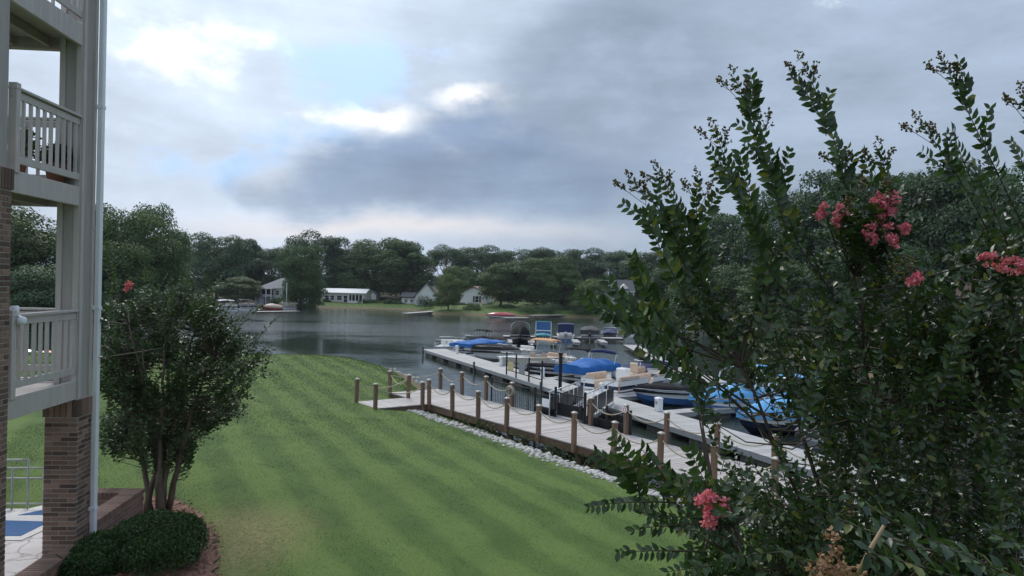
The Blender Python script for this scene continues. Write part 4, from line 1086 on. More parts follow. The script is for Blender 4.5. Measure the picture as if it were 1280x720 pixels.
def runabout(label, bow, stern, B=2.1, fb=.55, rise=.28, top='gel_white', bottom='gel_blue', cover=None, peak=.45, ridge=.5, tower=None, bim=None, windsh=True, motor=None, seats='vinyl_white', group='boats along the floating dock', seed=1, cov_range=(0, 1), stripe=None, minL=None):
    t, L = boat_frame('motor_boat', label, bow, stern, group)
    if minL and L < minL: L = minL
    st, h = hull_parts(t, L, B, fb, .28, rise, top, bottom, stripe)
    interior(t, st, L, fb, 'vinyl_white' if cover is None else 'canvas_grey')
    if cover is None or cov_range[0] > .3:
        seat(t, (L * .12, 0, .42), (.6, B * .7, .38), back=(-.28, 0, .28, .14, B * .7, .36), mat=seats)
        for sg in (-1, 1): seat(t, (L * .44, sg * B * .22, .48), (.5, .5, .25), back=(-.24, 0, .32, .12, .5, .5), mat=seats)
    if windsh: windshield(t, L * .60, B * .40, fb + rise * .36 + .05)
    if cover:
        cover_mesh(st, L, peak, *cov_range, ridge=ridge, seed=seed).build('cover', cover, t, True)
    if tower:
        hb = B * .47
        for x_, r_ in ((L * .46, .035), (L * .36, .03)):
            MB().tube([(x_ + .25, -hb, fb + .1), (x_ - .1, -hb * .92, fb + 1.05), (x_ - .22, -hb * .6, fb + 1.32), (x_ - .25, 0, fb + 1.38), (x_ - .22, hb * .6, fb + 1.32), (x_ - .1, hb * .92, fb + 1.05), (x_ + .25, hb, fb + .1)], r_, 7).build('wake_tower', tower, t, True)
        MB().box((L * .32, 0, fb + 1.42), (1.0, hb * 1.4, .05)).build('tower_canopy', cover or 'canvas_light_blue', t, bevel=.02)
    if bim: bimini(t, *bim)
    if motor: outboard(t, -.02, fb - .05, motor)
    if cover is None or cov_range != (0, 1):
        for sg in (-1, 1):      # bow rails
            MB().tube([(L * .62, sg * B * .44, fb + rise * .4 + .05), (L * .68, sg * B * .40, fb + rise * .5 + .28), (L * .86, sg * B * .24, fb + rise * .8 + .30), (L * .99, sg * .06, fb + rise + .26)], .016, 5).build('bow_rail', 'aluminium', t, True)
    MB().bar((L * .97, 0, fb + rise + .05), (L * 1.02, 0, fb + rise + .12), .05).build('bow_cleat', 'aluminium', t)
    return t, L
def pontoon(label, bow, stern, B=2.4, panel='gel_white', deck='gel_grey', cover=None, seats='vinyl_tan', bim=None, folded=None, group='boats along the floating dock', seed=1, stripe='gel_navy', peak=.35, name='pontoon_boat', fence=.68, minL=None):
    t, L = boat_frame(name, label, bow, stern, group)
    if minL and L < minL: L = minL
    for sg in (-1, 1):
        y = sg * B * .36
        MB().tube([(.1, y, .05), (.2, y, .05), (L * .86, y, .05), (L * .96, y, .12), (L * 1.02, y, .30)], [.26, .31, .31, .24, .06], 12).build('pontoon', 'aluminium', t, True)
    MB().box((L * .5, 0, .42), (L * .98, B, .09)).build('deck', deck, t, bevel=.01)
    zf = .47
    def fencepart(c, d):
        o = MB().box((c[0], c[1], zf + fence * .5 + .03), (d[0], d[1], fence * .86)).build('fence_panel', panel, t, bevel=.02)
        MB().box((c[0], c[1], zf + fence + .03), (d[0] + .03, d[1] + .02, .035)).build('fence_rail', 'aluminium', o)
        if not cover: MB().box((c[0], c[1] + (0.0), zf + fence * .42), (d[0] + .012, d[1] + .012, fence * .30)).build('stripe', stripe, o)
    for sg in (-1, 1):
        y = sg * (B / 2 - .05)
        fencepart((L * .26, y), (L * .40, .035)); fencepart((L * .70, y), (L * .36, .035))
    fencepart((L * .90, B * .30), (.035, B * .34)); fencepart((L * .90, -B * .30), (.035, B * .34)); fencepart((.18, 0), (.035, B * .9))
    if not cover:
        for sg in (-1, 1):
            seat(t, (L * .22, sg * B * .33, zf + .24), (L * .26, .55, .42), back=(0, sg * .2, .36, L * .26, .16, .38), mat=seats)
            seat(t, (L * .74, sg * B * .33, zf + .24), (L * .24, .55, .42), back=(0, sg * .2, .36, L * .24, .16, .38), mat=seats)
        MB().box((L * .46, -B * .28, zf + .45), (.55, .6, .9)).build('helm_console', 'gel_white', t, bevel=.05)
        seat(t, (L * .36, -B * .25, zf + .5), (.5, .5, .2), back=(-.22, 0, .35, .12, .5, .55), mat=seats)
    else:
        mb = MB(); r = random.Random(seed); rows = []
        for i in range(17):
            tt = i / 16; x = L * (.0 + .97 * tt); hgt = peak * (.25 + .75 * math.sin(math.pi * min(1, max(0, tt * .9 + .08))) ** 1.1) + .075 * math.sin(tt * 13 + seed) * (1 if seed == 7 else .7)
            rows.append([(x, (B / 2 + .05) * (max(-1, min(1, -1 + 2 * (j - 1) / 10))) * (1 if 0 < j < 12 else 1.02), (zf + fence + .06 + hgt * (1 - abs(-1 + 2 * (j - 1) / 10) ** 2) + .03 * math.sin(tt * 21 + j * 1.3)) if 0 < j < 12 else zf + fence * .55 + .05 * math.sin(tt * 17 + seed)) for j in range(13)])
        mb.loft(rows, False, False); mb.add(rows[0], [tuple(range(13))]); mb.add(rows[-1], [tuple(range(12, -1, -1))]); mb.build('cover', cover, t, True)
    if bim: bimini(t, *bim)
    outboard(t, .0, .55, 'gel_black')
    return t, L
GB = 'boats along the floating dock'
runabout('dark brown covered runabout with a raised folding canopy frame, farthest on the dock', (548, 436), (626, 432), 2.1, .55, .2, 'gel_grey', 'hull_dark', 'canvas_brown', .40, .35, bim=(1.9, 2.5, .85, 1.55, 'canvas_black', False), windsh=True, seed=2, cov_range=(0, .5))
pontoon('white pontoon boat under a bright blue cover near the dock end', (572, 446.5), (620, 442), 1.9, 'gel_white', 'gel_grey', 'canvas_blue', seed=3, stripe='gel_white', peak=.22, fence=.5)
runabout('white motor boat under a brown and black cover with a grey side', (593, 452), (664, 445.5), 2.0, .62, .25, 'gel_white', 'gel_white', 'canvas_brown', .46, .75, seed=4, motor='gel_black', cov_range=(.36, 1))
runabout('tan open cruiser with an orange-tan canopy on a pale frame', (625, 465), (702, 456), 2.3, .70, .30, 'gel_cream', 'gel_white', None, seats='vinyl_tan', bim=(1.4, 2.6, 1.0, 1.95, 'canvas_tan', False), seed=5, stripe='gel_cream')
runabout('white runabout with black covers and a folded dark canopy hoop', (662, 477), (730, 468.5), 2.1, .60, .28, 'gel_white', 'gel_black', 'canvas_black', .30, .75, cov_range=(.5, 1), bim=(.3, .9, .9, 1.75, 'canvas_black', False), seed=6)
pontoon('big pontoon boat under a bright royal blue cover with a navy rolled canopy', (708, 483), (758, 476), 1.9, 'gel_white', 'gel_grey', 'canvas_blue', seed=7, stripe='gel_grey', peak=.36, fence=.55, bim=(.15, .7, .95, 1.72, 'canvas_navy', True))
pontoon('open pontoon boat with tan seats and a navy side panel', (738, 503), (832, 487), 2.4, 'gel_white', 'gel_white', None, 'vinyl_tan', seed=8, stripe='gel_navy', bim=(.6, 1.3, 1.05, 1.50, 'canvas_navy', True), fence=.60)
runabout('white and blue speedboat with a black bow cover beside the dock box', (796, 508), (888, 500), 2.2, .66, .22, 'gel_white', 'gel_blue', 'canvas_black', .26, .62, seed=9)
runabout('wakeboard boat with light blue covers and a white tower half behind the flowering tree', (866, 522), (962, 508), 2.3, .70, .25, 'gel_white', 'gel_blue', 'canvas_light_blue', .50, .48, tower='gel_white', seed=10)
runabout('boat under a bright blue cover with a white arch behind the leaves', (926, 546), (1030, 528), 2.3, .68, .25, 'gel_white', 'gel_navy', 'canvas_light_blue', .55, .5, tower='gel_white', seed=11)
runabout('white boat with a grey cover mostly hidden by the flowering tree', (1000, 572), (1110, 552), 2.3, .66, .25, 'gel_white', 'gel_grey', 'canvas_grey', .4, .5, seed=12)
runabout('white runabout with a navy cover behind the tan pontoon boat', (772, 477), (830, 468.5), 2.0, .6, .22, 'gel_white', 'gel_white', 'canvas_navy', .32, .5, seed=13)
runabout('small white skiff beside the dock end left of the blue cover', (544, 442.5), (566, 439), 1.3, .45, .15, 'gel_white', 'gel_white', None, seed=14, windsh=False, motor='gel_black')
runabout('low white runabout with grey seats between the tan cruiser and the big blue cover', (690, 472), (742, 464.5), 1.9, .55, .22, 'gel_white', 'gel_white', None, seed=15)
# row on the far dock, ends towards us
fdk = thing('far_dock', 'narrow grey floating dock behind the row of four far boats', 'dock', (0, 0, 0))
A_, B_ = gp(628, 425, .4), gp(790, 428, .4)
def simple_dock(par, A_, B_, w, z=.4):
    d = (B_ - A_); ang = math.atan2(d.y, d.x); L = d.length; p = .3
    me = MB(); me.box((0, 0, 0), (p - .012, w, .05)); me = me.mesh('plank', 'dock_board')
    for k in range(int(L / p)): q = A_ + d * ((k + .5) * p / L); put('plank', me, par, (q.x, q.y, z - .025), (0, 0, ang))
    MB().box(((A_ + B_) / 2).to_tuple()[:2] + (z - .15,), (L, w - .1, .18), ang).build('edge_beam', 'dock_float', par)
off = Vector((0, 6.0, 0)); simple_dock(fdk, A_ + off, B_ + off, 1.4)
for k, (px_, lab) in enumerate([(636, 'short grey finger dock left of the black covered boat'), (664.5, 'short grey finger dock between the black boat and the teal boat'), (692.5, 'short grey finger dock between the teal boat and the navy topped boat'), (722, 'short grey finger dock between the navy topped boat and the grey covered boat'), (756, 'short grey finger dock right of the grey covered boat')]):
    q = gp(px_, 428, .42); t = thing('short_dock', lab, 'dock', (q.x, q.y, 0), 0, 'short far docks')
    for j in range(16): put('plank', bpy.data.meshes.get('fplank') or (lambda mm: mm)(MB().box((0, 0, 0), (.62, .22, .05)).mesh('fplank', 'dock_board')), t, (0, .12 + .24 * j, .40))
    MB().box((0, 1.95, .28), (.55, 3.8, .18)).build('edge_beam', 'gel_grey', t)
def end_on(px_, py_, L): q = gp(px_, py_, 0); r = gp(px_ + (px_ - 640) * 0, py_, 0) + Vector((.06 * q.x / max(1, q.y) * L, L, 0)); return q, r
def placed(t, near, L, bow_near):
    q = gp(*near, 0); ang = math.atan2(q.y, q.x)
    t.location = (q.x, q.y, 0) if not bow_near else (q.x + math.cos(ang) * L, q.y + math.sin(ang) * L, 0); t.rotation_euler = (0, 0, ang if not bow_near else ang + math.pi)
GF = 'boats on the far dock'
def far_boat(label, px_, py_, L, bow_near, kind, **kw):
    f = runabout if kind == 'r' else pontoon
    # built on a straight local frame of length L, then stood at its slip
    t, L2 = f(label, (640, 500), (640, 500.0001), minL=L, group=GF, **kw); placed(t, (px_, py_), L, bow_near); return t
t = far_boat('boat under a black cover with a tall black tower, leftmost on the far dock', 650, 432, 5.2, True, 'r', B=2.0, fb=.70, rise=.3, top='gel_black', bottom='gel_black', cover='canvas_black', peak=1.15, ridge=.55, tower='gel_grey', seed=21, windsh=False)
t = far_boat('white deck boat with teal seats and a blue tinted windscreen on the far dock', 679, 427, 4.6, False, 'r', B=1.75, fb=.55, rise=.2, top='gel_white', bottom='gel_white', cover='gel_teal', peak=.20, ridge=.2, cov_range=(0, .45), seed=22, windsh=False)
m_ = MB(); m_.box((2.6, 0, 1.22), (.05, 1.52, 1.25)); gp_ = m_.build('windscreen', 'glass_blue', t)
for y_ in (-.79, .79): MB().box((2.6, y_, 1.15), (.09, .07, 1.45)).build('windscreen_frame', 'gel_white', gp_)
MB().box((2.6, 0, 1.88), (.14, 1.65, .07)).build('windscreen_frame', 'gel_teal', gp_)
MB().box((2.55, 0, .95), (.07, 1.55, .10)).build('windscreen_frame', 'gel_white', gp_)
t = far_boat('white and blue boat with a navy canopy on the far dock', 707, 427, 4.8, False, 'r', B=1.85, fb=.62, rise=.2, top='gel_white', bottom='gel_blue', cover=None, seed=23, bim=(1.2, 3.2, .86, 1.75, 'canvas_navy', False), motor='gel_grey')
MB().loft([[(1.3, y_ * .8, .75), (1.2, y_ * .84, 1.65), (3.1, y_ * .84, 1.65), (3.2, y_ * .8, .75)] for y_ in (-1, 1)]).build('side_curtain', 'canvas_navy', t)
t = far_boat('low white pontoon boat under a dark grey cover on the far dock', 737, 427, 4.8, False, 'p', B=1.85, panel='gel_white', cover='canvas_grey', seed=24, stripe='gel_white', peak=.30, fence=.60)
t = far_boat('navy hulled runabout at the right end of the far dock', 762, 424, 4.6, False, 'r', B=1.8, fb=.6, rise=.25, top='gel_white', bottom='gel_navy', cover='canvas_navy', peak=.35, seed=25)
t = far_boat('white cuddy boat with a navy cover partly behind green leaves', 792, 421, 5.0, False, 'r', B=2.0, fb=.65, rise=.25, top='gel_white', bottom='gel_white', cover='canvas_navy', peak=.45, seed=26)
t = far_boat('white boat moored by the right bank behind the leaves', 862, 417, 5.2, False, 'r', B=2.1, fb=.65, rise=.25, top='gel_white', bottom='gel_grey', cover=None, seed=27, bim=(1.4, 3.0, .9, 1.7, 'siding_white', False))
# the walkway that comes back along the right bank
rw = thing('bank_walkway', 'pale walkway boards curving along the right bank behind the leaves', 'dock')
pts = [gp(788, 431, .4), gp(818, 446, .4), gp(850, 462, .4), gp(900, 478, .4)]
for a_, b_ in zip(pts[:-1], pts[1:]): simple_dock(rw, a_, b_, 1.3)
# red boat on a lift platform by the far bank
t, L_ = runabout('small red boat with a white stripe on a low lift by the far bank', (608, 397), (641, 397), 1.6, .5, .10, 'gel_red', 'gel_white', 'gel_red', .38, .45, seed=31, windsh=False, group='boats at the far bank')
lf = thing('lift_platform', 'low white lift platform beside the small red boat', 'dock'); simple_dock(lf, gp(630, 397.5, .25), gp(660, 397.5, .25), 1.6, .3)
t, L_ = runabout('tan boat with a red hull moored below the two-storey house', (330, 387), (352, 387), 2.0, .55, .2, 'gel_cream', 'gel_red', 'vinyl_tan', .5, .5, seed=32, windsh=False, group='boats at the far bank')
t, L_ = pontoon('cream pontoon boat moored below the two-storey house', (350, 386), (369, 386), 2.2, 'gel_cream', 'gel_white', 'gel_cream', seed=33, group='boats at the far bank')
t, L_ = pontoon('white roofed pontoon boat at the far left bank behind the small tree', (272, 389), (296, 389), 2.3, 'gel_white', 'gel_white', None, seed=34, bim=(.6, 3.2, 1.0, 1.95, 'siding_white', False), group='boats at the far bank')
t, L_ = pontoon('grey roofed pontoon boat right of the white roofed one at the left bank', (298, 388), (318, 388), 2.3, 'gel_grey', 'gel_white', None, seed=35, bim=(.6, 2.8, 1.0, 1.95, 'canvas_grey', False), group='boats at the far bank')
d1 = thing('bank_dock', 'low dark dock in front of the two-storey white house', 'dock'); simple_dock(d1, gp(318, 389.5, .35), gp(372, 388.5, .35), 1.6, .35)
d2 = thing('bank_dock', 'low wooden dock in front of the white gabled house', 'dock'); simple_dock(d2, gp(506, 391.5, .35), gp(556, 388, .35), 1.4, .35)
d3 = thing('bank_dock', 'low dock along the bank behind the red boat', 'dock'); simple_dock(d3, gp(664, 394, .35), gp(745, 393, .35), 1.4, .35)
# small craft seen between the lower balcony balusters
for (x0, y0, x1, y1, c1, c2, lab) in [(20, 451, 42, 448, 'gel_white', 'gel_teal', 'teal and white small boat seen between the balcony balusters'), (46, 455, 70, 449, 'kayak_orange', 'gel_blue', 'orange and blue small boat seen between the balcony balusters')]:
    runabout(lab, (x0, y0), (x1, y1), 1.2, .4, .15, c1, c2, c1, .25, .5, windsh=False, seed=x0, group='small craft at the left shore')
# ------------------------------------------------------------------ houses on the far bank
def windows(par, rects, y, frame='gel_white', glass='glass_dark', shutters=False):
    for (x, z, w, h) in rects:
        o = MB().box((x, y - .03, z), (w, .06, h)).build('window', glass, par)
        f = MB()
        for dx in (-w / 2, w / 2): f.box((x + dx, y - .05, z), (.10, .10, h + .1))
        for dz in (-h / 2, h / 2): f.box((x, y - .052, z + dz), (w - .1, .10, .10))
        f.box((x, y - .05, z), (w - .1, .06, .06)); f.build('window_frame', frame, o)
        if shutters:
            for sg in (-1, 1): MB().box((x + sg * (w / 2 + .25), y - .04, z), (.35, .06, h)).build('shutter', 'shutter', o)
def house(label, px0, px1, y_eave, y_peak, y_base, Y, depth, wall, roof, style, rz=0.0, wins=(), storeys=1, name='house', shut=False):
    c = at((px0 + px1) / 2, y_base, Y); w = (px1 - px0) / FPX * Y
    zb = min(c.z, gz(c.x, Y)) - .1
    t = thing(name, label, 'house', (c.x, Y, zb), rz)
    he = at((px0 + px1) / 2, y_eave, Y).z - zb; hp = at((px0 + px1) / 2, y_peak, Y).z - zb; d = depth
    if style == 'gable_front':
        MB().loft([[(-w / 2, y, 0), (w / 2, y, 0), (w / 2, y, he), (0, y, hp), (-w / 2, y, he)] for y in (0, d)]).build('wall', wall, t)
        r = MB(); o_ = .35
        for sg in (-1, 1):
            sl = (hp - he) / (w / 2)
            r.add([(sg * (w / 2 + o_), -.3, he - o_ * sl + .06), (0, -.3, hp + .06), (0, d + .3, hp + .06), (sg * (w / 2 + o_), d + .3, he - o_ * sl + .06),
                   (sg * (w / 2 + o_), -.3, he - o_ * sl + .22), (0, -.3, hp + .22), (0, d + .3, hp + .22), (sg * (w / 2 + o_), d + .3, he - o_ * sl + .22)],
                  [(0, 1, 2, 3), (4, 7, 6, 5), (0, 4, 5, 1), (1, 5, 6, 2), (2, 6, 7, 3), (3, 7, 4, 0)])
        r.build('roof', roof, t)
    elif style == 'gable_side':
        MB().loft([[(x, 0, 0), (x, d, 0), (x, d, he), (x, d / 2, hp), (x, 0, he)] for x in (-w / 2, w / 2)]).build('wall', wall, t)
        r = MB(); sl = (hp - he) / (d / 2)
        for a, b in (((-.4), he - .4 * sl), (d + .4, he - .4 * sl)):
            r.add([(-w / 2 - .3, a, b + .06), (w / 2 + .3, a, b + .06), (w / 2 + .3, d / 2, hp + .06), (-w / 2 - .3, d / 2, hp + .06), (-w / 2 - .3, a, b + .22), (w / 2 + .3, a, b + .22), (w / 2 + .3, d / 2, hp + .22), (-w / 2 - .3, d / 2, hp + .22)],
                  [(0, 1, 2, 3), (4, 7, 6, 5), (0, 4, 5, 1), (1, 5, 6, 2), (2, 6, 7, 3), (3, 7, 4, 0)])
        r.build('roof', roof, t)
    else:
        MB().box((0, d / 2, he / 2), (w, d, he)).build('wall', wall, t)
        o_ = .4; k = min(w, d) * .42
        MB().add([(-w / 2 - o_, -o_, he), (w / 2 + o_, -o_, he), (w / 2 + o_, d + o_, he), (-w / 2 - o_, d + o_, he), (-w / 2 + k, d / 2 - .1, hp), (w / 2 - k, d / 2 - .1, hp), (w / 2 - k, d / 2 + .1, hp), (-w / 2 + k, d / 2 + .1, hp)],
                 [(0, 1, 5, 4), (1, 2, 6, 5), (2, 3, 7, 6), (3, 0, 4, 7), (4, 5, 6, 7), (3, 2, 1, 0)]).build('roof', roof, t)
    windows(t, [(x * w, z * he, ww, hh) for x, z, ww, hh in wins], 0.0, shutters=shut)
    return t, w, he, hp
# two-storey house with a columned porch
t, w, he, hp = house('white two-storey house with grey hipped roof and porch columns', 323, 372, 360.5, 347.5, 378, 149, 8, 'siding_white', 'roof_grey', 'hip', 0.0,
                     [(-.02, .74, .8, .9), (.16, .74, .8, .9), (.32, .74, .8, .9), (.12, .28, .8, 1.0), (.30, .28, .8, 1.0)])
MB().box((-w * .30, -.9, he * .52), (w * .42, 1.8, .14)).build('porch_floor', 'siding_white', t)
MB().box((-w * .30, -.05, he * .74), (w * .34, .12, he * .34)).build('porch_opening', 'glass_dark', t)
for x_ in (-.50, -.37, -.24, -.11): MB().box((w * x_, -1.7, he * .49), (.16, .16, he * .96)).build('porch_column', 'siding_white', t)
MB().box((-w * .305, -.95, he * .985), (w * .44, 1.75, .12)).build('porch_beam', 'siding_white', t)
MB().box((-w * .305, -1.72, he * .60), (w * .40, .05, .10)).build('porch_rail', 'siding_white', t)
MB().box((-w * .40, -1.0, he * .22), (w * .20, 1.2, he * .44)).build('porch_base', 'siding_grey', t)
# ranch house
t, w, he, hp = house('long low white ranch house with columned porch', 401, 456, 366.5, 362.0, 379, 163, 7, 'siding_cream', 'siding_white', 'gable_side', 0,
                     [(-.36, .55, .9, 1.0), (-.24, .55, .9, 1.0), (-.08, .55, 1.1, 1.0), (.06, .45, .8, 1.5)])
MB().box((w * .30, -.04, he * .5), (w * .30, .1, he * .7)).build('porch_opening', 'glass_dark', t)
for x_ in (.14, .22, .30, .38, .46): MB().box((w * x_, -.8, he * .48), (.14, .14, he * .96)).build('porch_column', 'siding_white', t)
MB().box((w * .30, -.8, he * .16), (w * .32, .08, he * .30)).build('porch_rail', 'siding_white', t)
house('low white shed between the ranch house and the gabled house', 459, 470, 369, 364, 378, 172, 4, 'siding_white', 'roof_grey', 'gable_front', 0, [], name='shed')
# gabled house
t, w, he, hp = house('white gabled house with dark roof behind the round tree', 519, 546, 370, 354.5, 380, 157, 10, 'siding_white', 'roof_dark', 'gable_front', .10, [(.22, .45, .7, .9)])
house('low white wing left of the gabled house', 502, 520, 371.5, 367, 380, 160, 5, 'siding_white', 'roof_dark', 'gable_side', 0, [(-.2, .5, .7, .7), (.2, .5, .7, .7)])
house('white house with dark shutters and reddish brown roof', 575, 608, 366.5, 359, 380, 158, 8, 'siding_white', 'roof_brown', 'gable_front', -.12, [(.14, .48, .8, 1.3)], shut=True)
t, w, he, hp = house('dark roofed house with white dormers behind the right trees', 748, 792, 364, 351, 377, 152, 8, 'siding_grey', 'roof_dark', 'gable_side', 0, [(-.35, .55, .8, .9), (.1, .55, .8, .9), (.35, .5, .8, 1.1)])
for x_ in (-.22, .24):
    MB().loft([[(x_ * w - .8, y, he + .2), (x_ * w + .8, y, he + .2), (x_ * w + .8, y, he + .8), (x_ * w, y, he + 1.5), (x_ * w - .8, y, he + .8)] for y in (.6, 3)]).build('dormer', 'siding_white', t)
for x_ in (-.1, .1, .3, .47): MB().box((x_ * w, -1.2, he * .48), (.14, .14, he * .96)).build('porch_column', 'siding_white', t)
MB().box((w * .18, -.7, he * .98), (w * .64, 1.3, .14)).build('porch_beam', 'siding_white', t)
house('small white boathouse on the right bank behind the leaves', 848, 884, 402, 394, 417, 106, 6, 'siding_white', 'roof_grey', 'gable_front', -.3, [(0, .5, 1.0, 1.0)], name='boathouse')
house('tan house with brown roof behind the pink flowers at right', 1165, 1300, 372, 345, 425, 62, 9, 'siding_cream', 'roof_brown', 'gable_side', -.2, [(-.35, .6, .9, 1.0), (-.1, .6, .9, 1.0), (.15, .6, .9, 1.0), (.38, .6, .9, 1.0)])
# channel marker pole and flag pole
q = gp(601, 390, .3); t = thing('yellow_marker', 'short yellow marker post on the far bank', 'post', q); MB().tube([(0, 0, -.6), (0, 0, 1.5)], .12, 8).build('pole', 'sign_yellow', t, True); MB().box((0, 0, 1.6), (.5, .08, .4)).build('sign_board', 'sign_yellow', t)
q = gp(358, 384, .5); t = thing('flag_pole', 'thin white flag pole in front of the two-storey house', 'pole', q); MB().tube([(0, 0, -.5), (0, 0, 4.3)], [.06, .035], 6).build('pole', 'white_metal', t, True); MB().lathe([(.02, 4.3), (.10, 4.38), (.02, 4.46)], 8).build('finial', 'white_metal', t, True)

# ------------------------------------------------------------------ trees
GT = 'trees on the far bank'
for a in [
    ('oak', 'leaf_dark', 'broad dark tree at the left end of the far bank', 272, 291, 158, 78),
    ('tall', 'leaf_dark', 'narrow dark tree rising behind the leftmost far trees', 313, 293, 172, 40),
    ('oak2', 'leaf_dark', 'dark tree behind the roof of the two-storey house', 340, 308, 168, 62),
    ('oak2', 'leaf_mid', 'green waterside tree left of the two-storey house', 298, 345, 146, 52),
    ('oak', 'leaf_oak', 'big oak hiding the right end of the two-storey house', 378, 303, 147, 60),
    ('loose', 'leaf_dark', 'tallest ragged tree behind the big oak', 398, 284, 182, 80),
    ('oak2', 'leaf_dark', 'dark tree above the ranch house roof', 436, 308, 186, 70),
    ('oak', 'leaf_oak', 'wide oak right of the ranch house', 468, 300, 180, 92),
    ('oak2', 'leaf_oak', 'full oak left of the gabled house', 503, 296, 174, 74),
    ('loose', 'leaf_dark', 'ragged tree with a sky gap above the gabled house', 524, 312, 185, 46),
    ('round', 'leaf_light', 'small round pale green tree at the waterside lawn', 561, 345, 141, 40),
    ('loose', 'leaf_dark', 'tall dark tree behind the small round tree', 558, 302, 190, 62),
    ('oak', 'leaf_mid', 'middle tree behind the round pale tree', 570, 332, 172, 50),
    ('oak', 'leaf_dark', 'dark background tree above the shuttered house', 597, 306, 196, 70),
    ('oak2', 'leaf_mid', 'spreading green tree right of the shuttered house', 627, 326, 152, 60),
    ('oak', 'leaf_dark', 'dark background tree behind the spreading green tree', 640, 311, 200, 66),
    ('oak', 'leaf_oak', 'large rounded tree behind the black covered boat', 682, 319, 150, 82),
    ('oak2', 'leaf_mid', 'green tree right of the large rounded tree', 706, 334, 146, 50),
    ('oak2', 'leaf_dark', 'dark background tree above the large rounded tree', 684, 310, 205, 66),
    ('oak', 'leaf_dark', 'dark background tree left of the dark roofed house', 725, 309, 200, 66),
    ('round', 'leaf_light', 'low pale rounded tree in front of the dark roofed house', 738, 350, 140, 50),
    ('oak2', 'leaf_dark', 'dark background tree above the dark roofed house', 764, 312, 198, 64),
    ('tall', 'leaf_dark', 'narrow background tree right of the dark roofed house', 792, 317, 190, 46),
    ('oak', 'leaf_dark', 'dark tree where the far bank meets the right wood', 818, 312, 165, 76),
    ('oak2', 'leaf_oak', 'green tree at the corner of the cove', 838, 330, 140, 62),
    ('loose', 'leaf_dark', 'ragged dark tree behind the corner of the cove', 856, 306, 160, 66)]:
    tree(*a, group=GT)
GR = 'trees of the right wood'
for a in [
    ('nearoak', 'leaf_oak', 'leftmost tree of the right wood', 880, 282, 108, 90),
    ('nearlayer', 'leaf_dark', 'dark layered tree of the right wood above the left shoots', 925, 252, 98, 110),
    ('nearoak', 'leaf_dark', 'dark rounded tree behind the central shoots', 975, 234, 92, 120),
    ('neartall', 'leaf_dark', 'tall dark tree just left of the pink flowers', 1030, 208, 84, 110),
    ('nearlayer', 'leaf_dark', 'layered evergreen behind the pink flowers', 1095, 198, 78, 130),
    ('nearlayer', 'leaf_dark', 'tallest dark evergreen of the right wood', 1150, 194, 72, 150),
    ('nearoak', 'leaf_dark', 'wide dark tree right of the tallest evergreen', 1215, 200, 68, 150),
    ('nearoak', 'leaf_oak', 'green tree at the right edge of the picture', 1275, 205, 66, 140),
    ('nearoak', 'leaf_oak', 'low waterside tree under the left of the right wood', 905, 330, 90, 95),
    ('nearlayer', 'leaf_oak', 'low waterside tree under the middle of the right wood', 985, 318, 80, 120),
    ('nearoak', 'leaf_dark', 'low shaded tree under the tallest evergreen', 1090, 300, 66, 150),
    ('nearoak', 'leaf_dark', 'low shaded tree near the right bank', 1200, 300, 72, 140)]:
    tree(*a, group=GR)
GL = 'trees of the left bank'
for a in [
    ('nearoak', 'leaf_mid', 'green tree filling the gap under the upper balcony', 35, 258, 84, 150),
    ('nearoak', 'leaf_mid', 'tree seen between the brick pier and the column', -30, 262, 80, 150),
    ('neartall', 'leaf_mid', 'tree just right of the white downspout', 118, 252, 92, 90),
    ('nearoak', 'leaf_mid', 'leafy tree left of the far water behind the small tree', 165, 262, 88, 110),
    ('nearoak', 'leaf_oak', 'outermost tree of the left bank with feathery crown', 198, 254, 96, 80),
    ('nearoak', 'leaf_mid', 'lower yellow-green tree of the left bank', 140, 300, 82, 100),
    ('nearoak', 'leaf_dark', 'low dark tree at the left waterside', 70, 330, 76, 120)]:
    tree(*a, group=GL)
# shrubs along the far bank
def shrub(label, px, y0, y1, Y, w, mat, seed, name='shrub', group='bank shrubs', n=2600, leaf=.16):
    rg = np.random.default_rng(seed); c = at(px, y1, Y); zb = gz(c.x, Y) - .05; H = at(px, y0, Y).z - zb; R = w / FPX * Y / 2
    t = thing(name, label, 'shrub', (c.x, Y, zb), 0, group)
    lob = rdir(rg, 14); lob[:, 2] = np.abs(lob[:, 2]); C = lob * np.array([R * .62, R * .62, H * .55]) + np.array([0, 0, H * .12]); k = rg.integers(0, 14, n); q = rdir(rg, n)
    P = C[k] + q * (rg.random((n, 1)) ** .3) * np.array([R * .42, R * .42, H * .40]); keep = P[:, 2] > 0; P, q = P[keep], q[keep]
    U = unit(q + np.array([0, 0, .5]) + .5 * rg.normal(size=q.shape)); D = np.cross(U, rdir(rg, len(P)))
    put('foliage', leaf_mesh('foliage', mat, P, D, U, leaf * rg.uniform(.7, 1.3, len(P)), leaf * .7), t)
    mb = MB()
    for i in range(5): mb.tube([(0, 0, -.05), tuple(C[i] * .6), tuple(C[i])], [.05, .03, .01], 5)
    mb.build('stem', 'bark', t, True)
rs = random.Random(9)
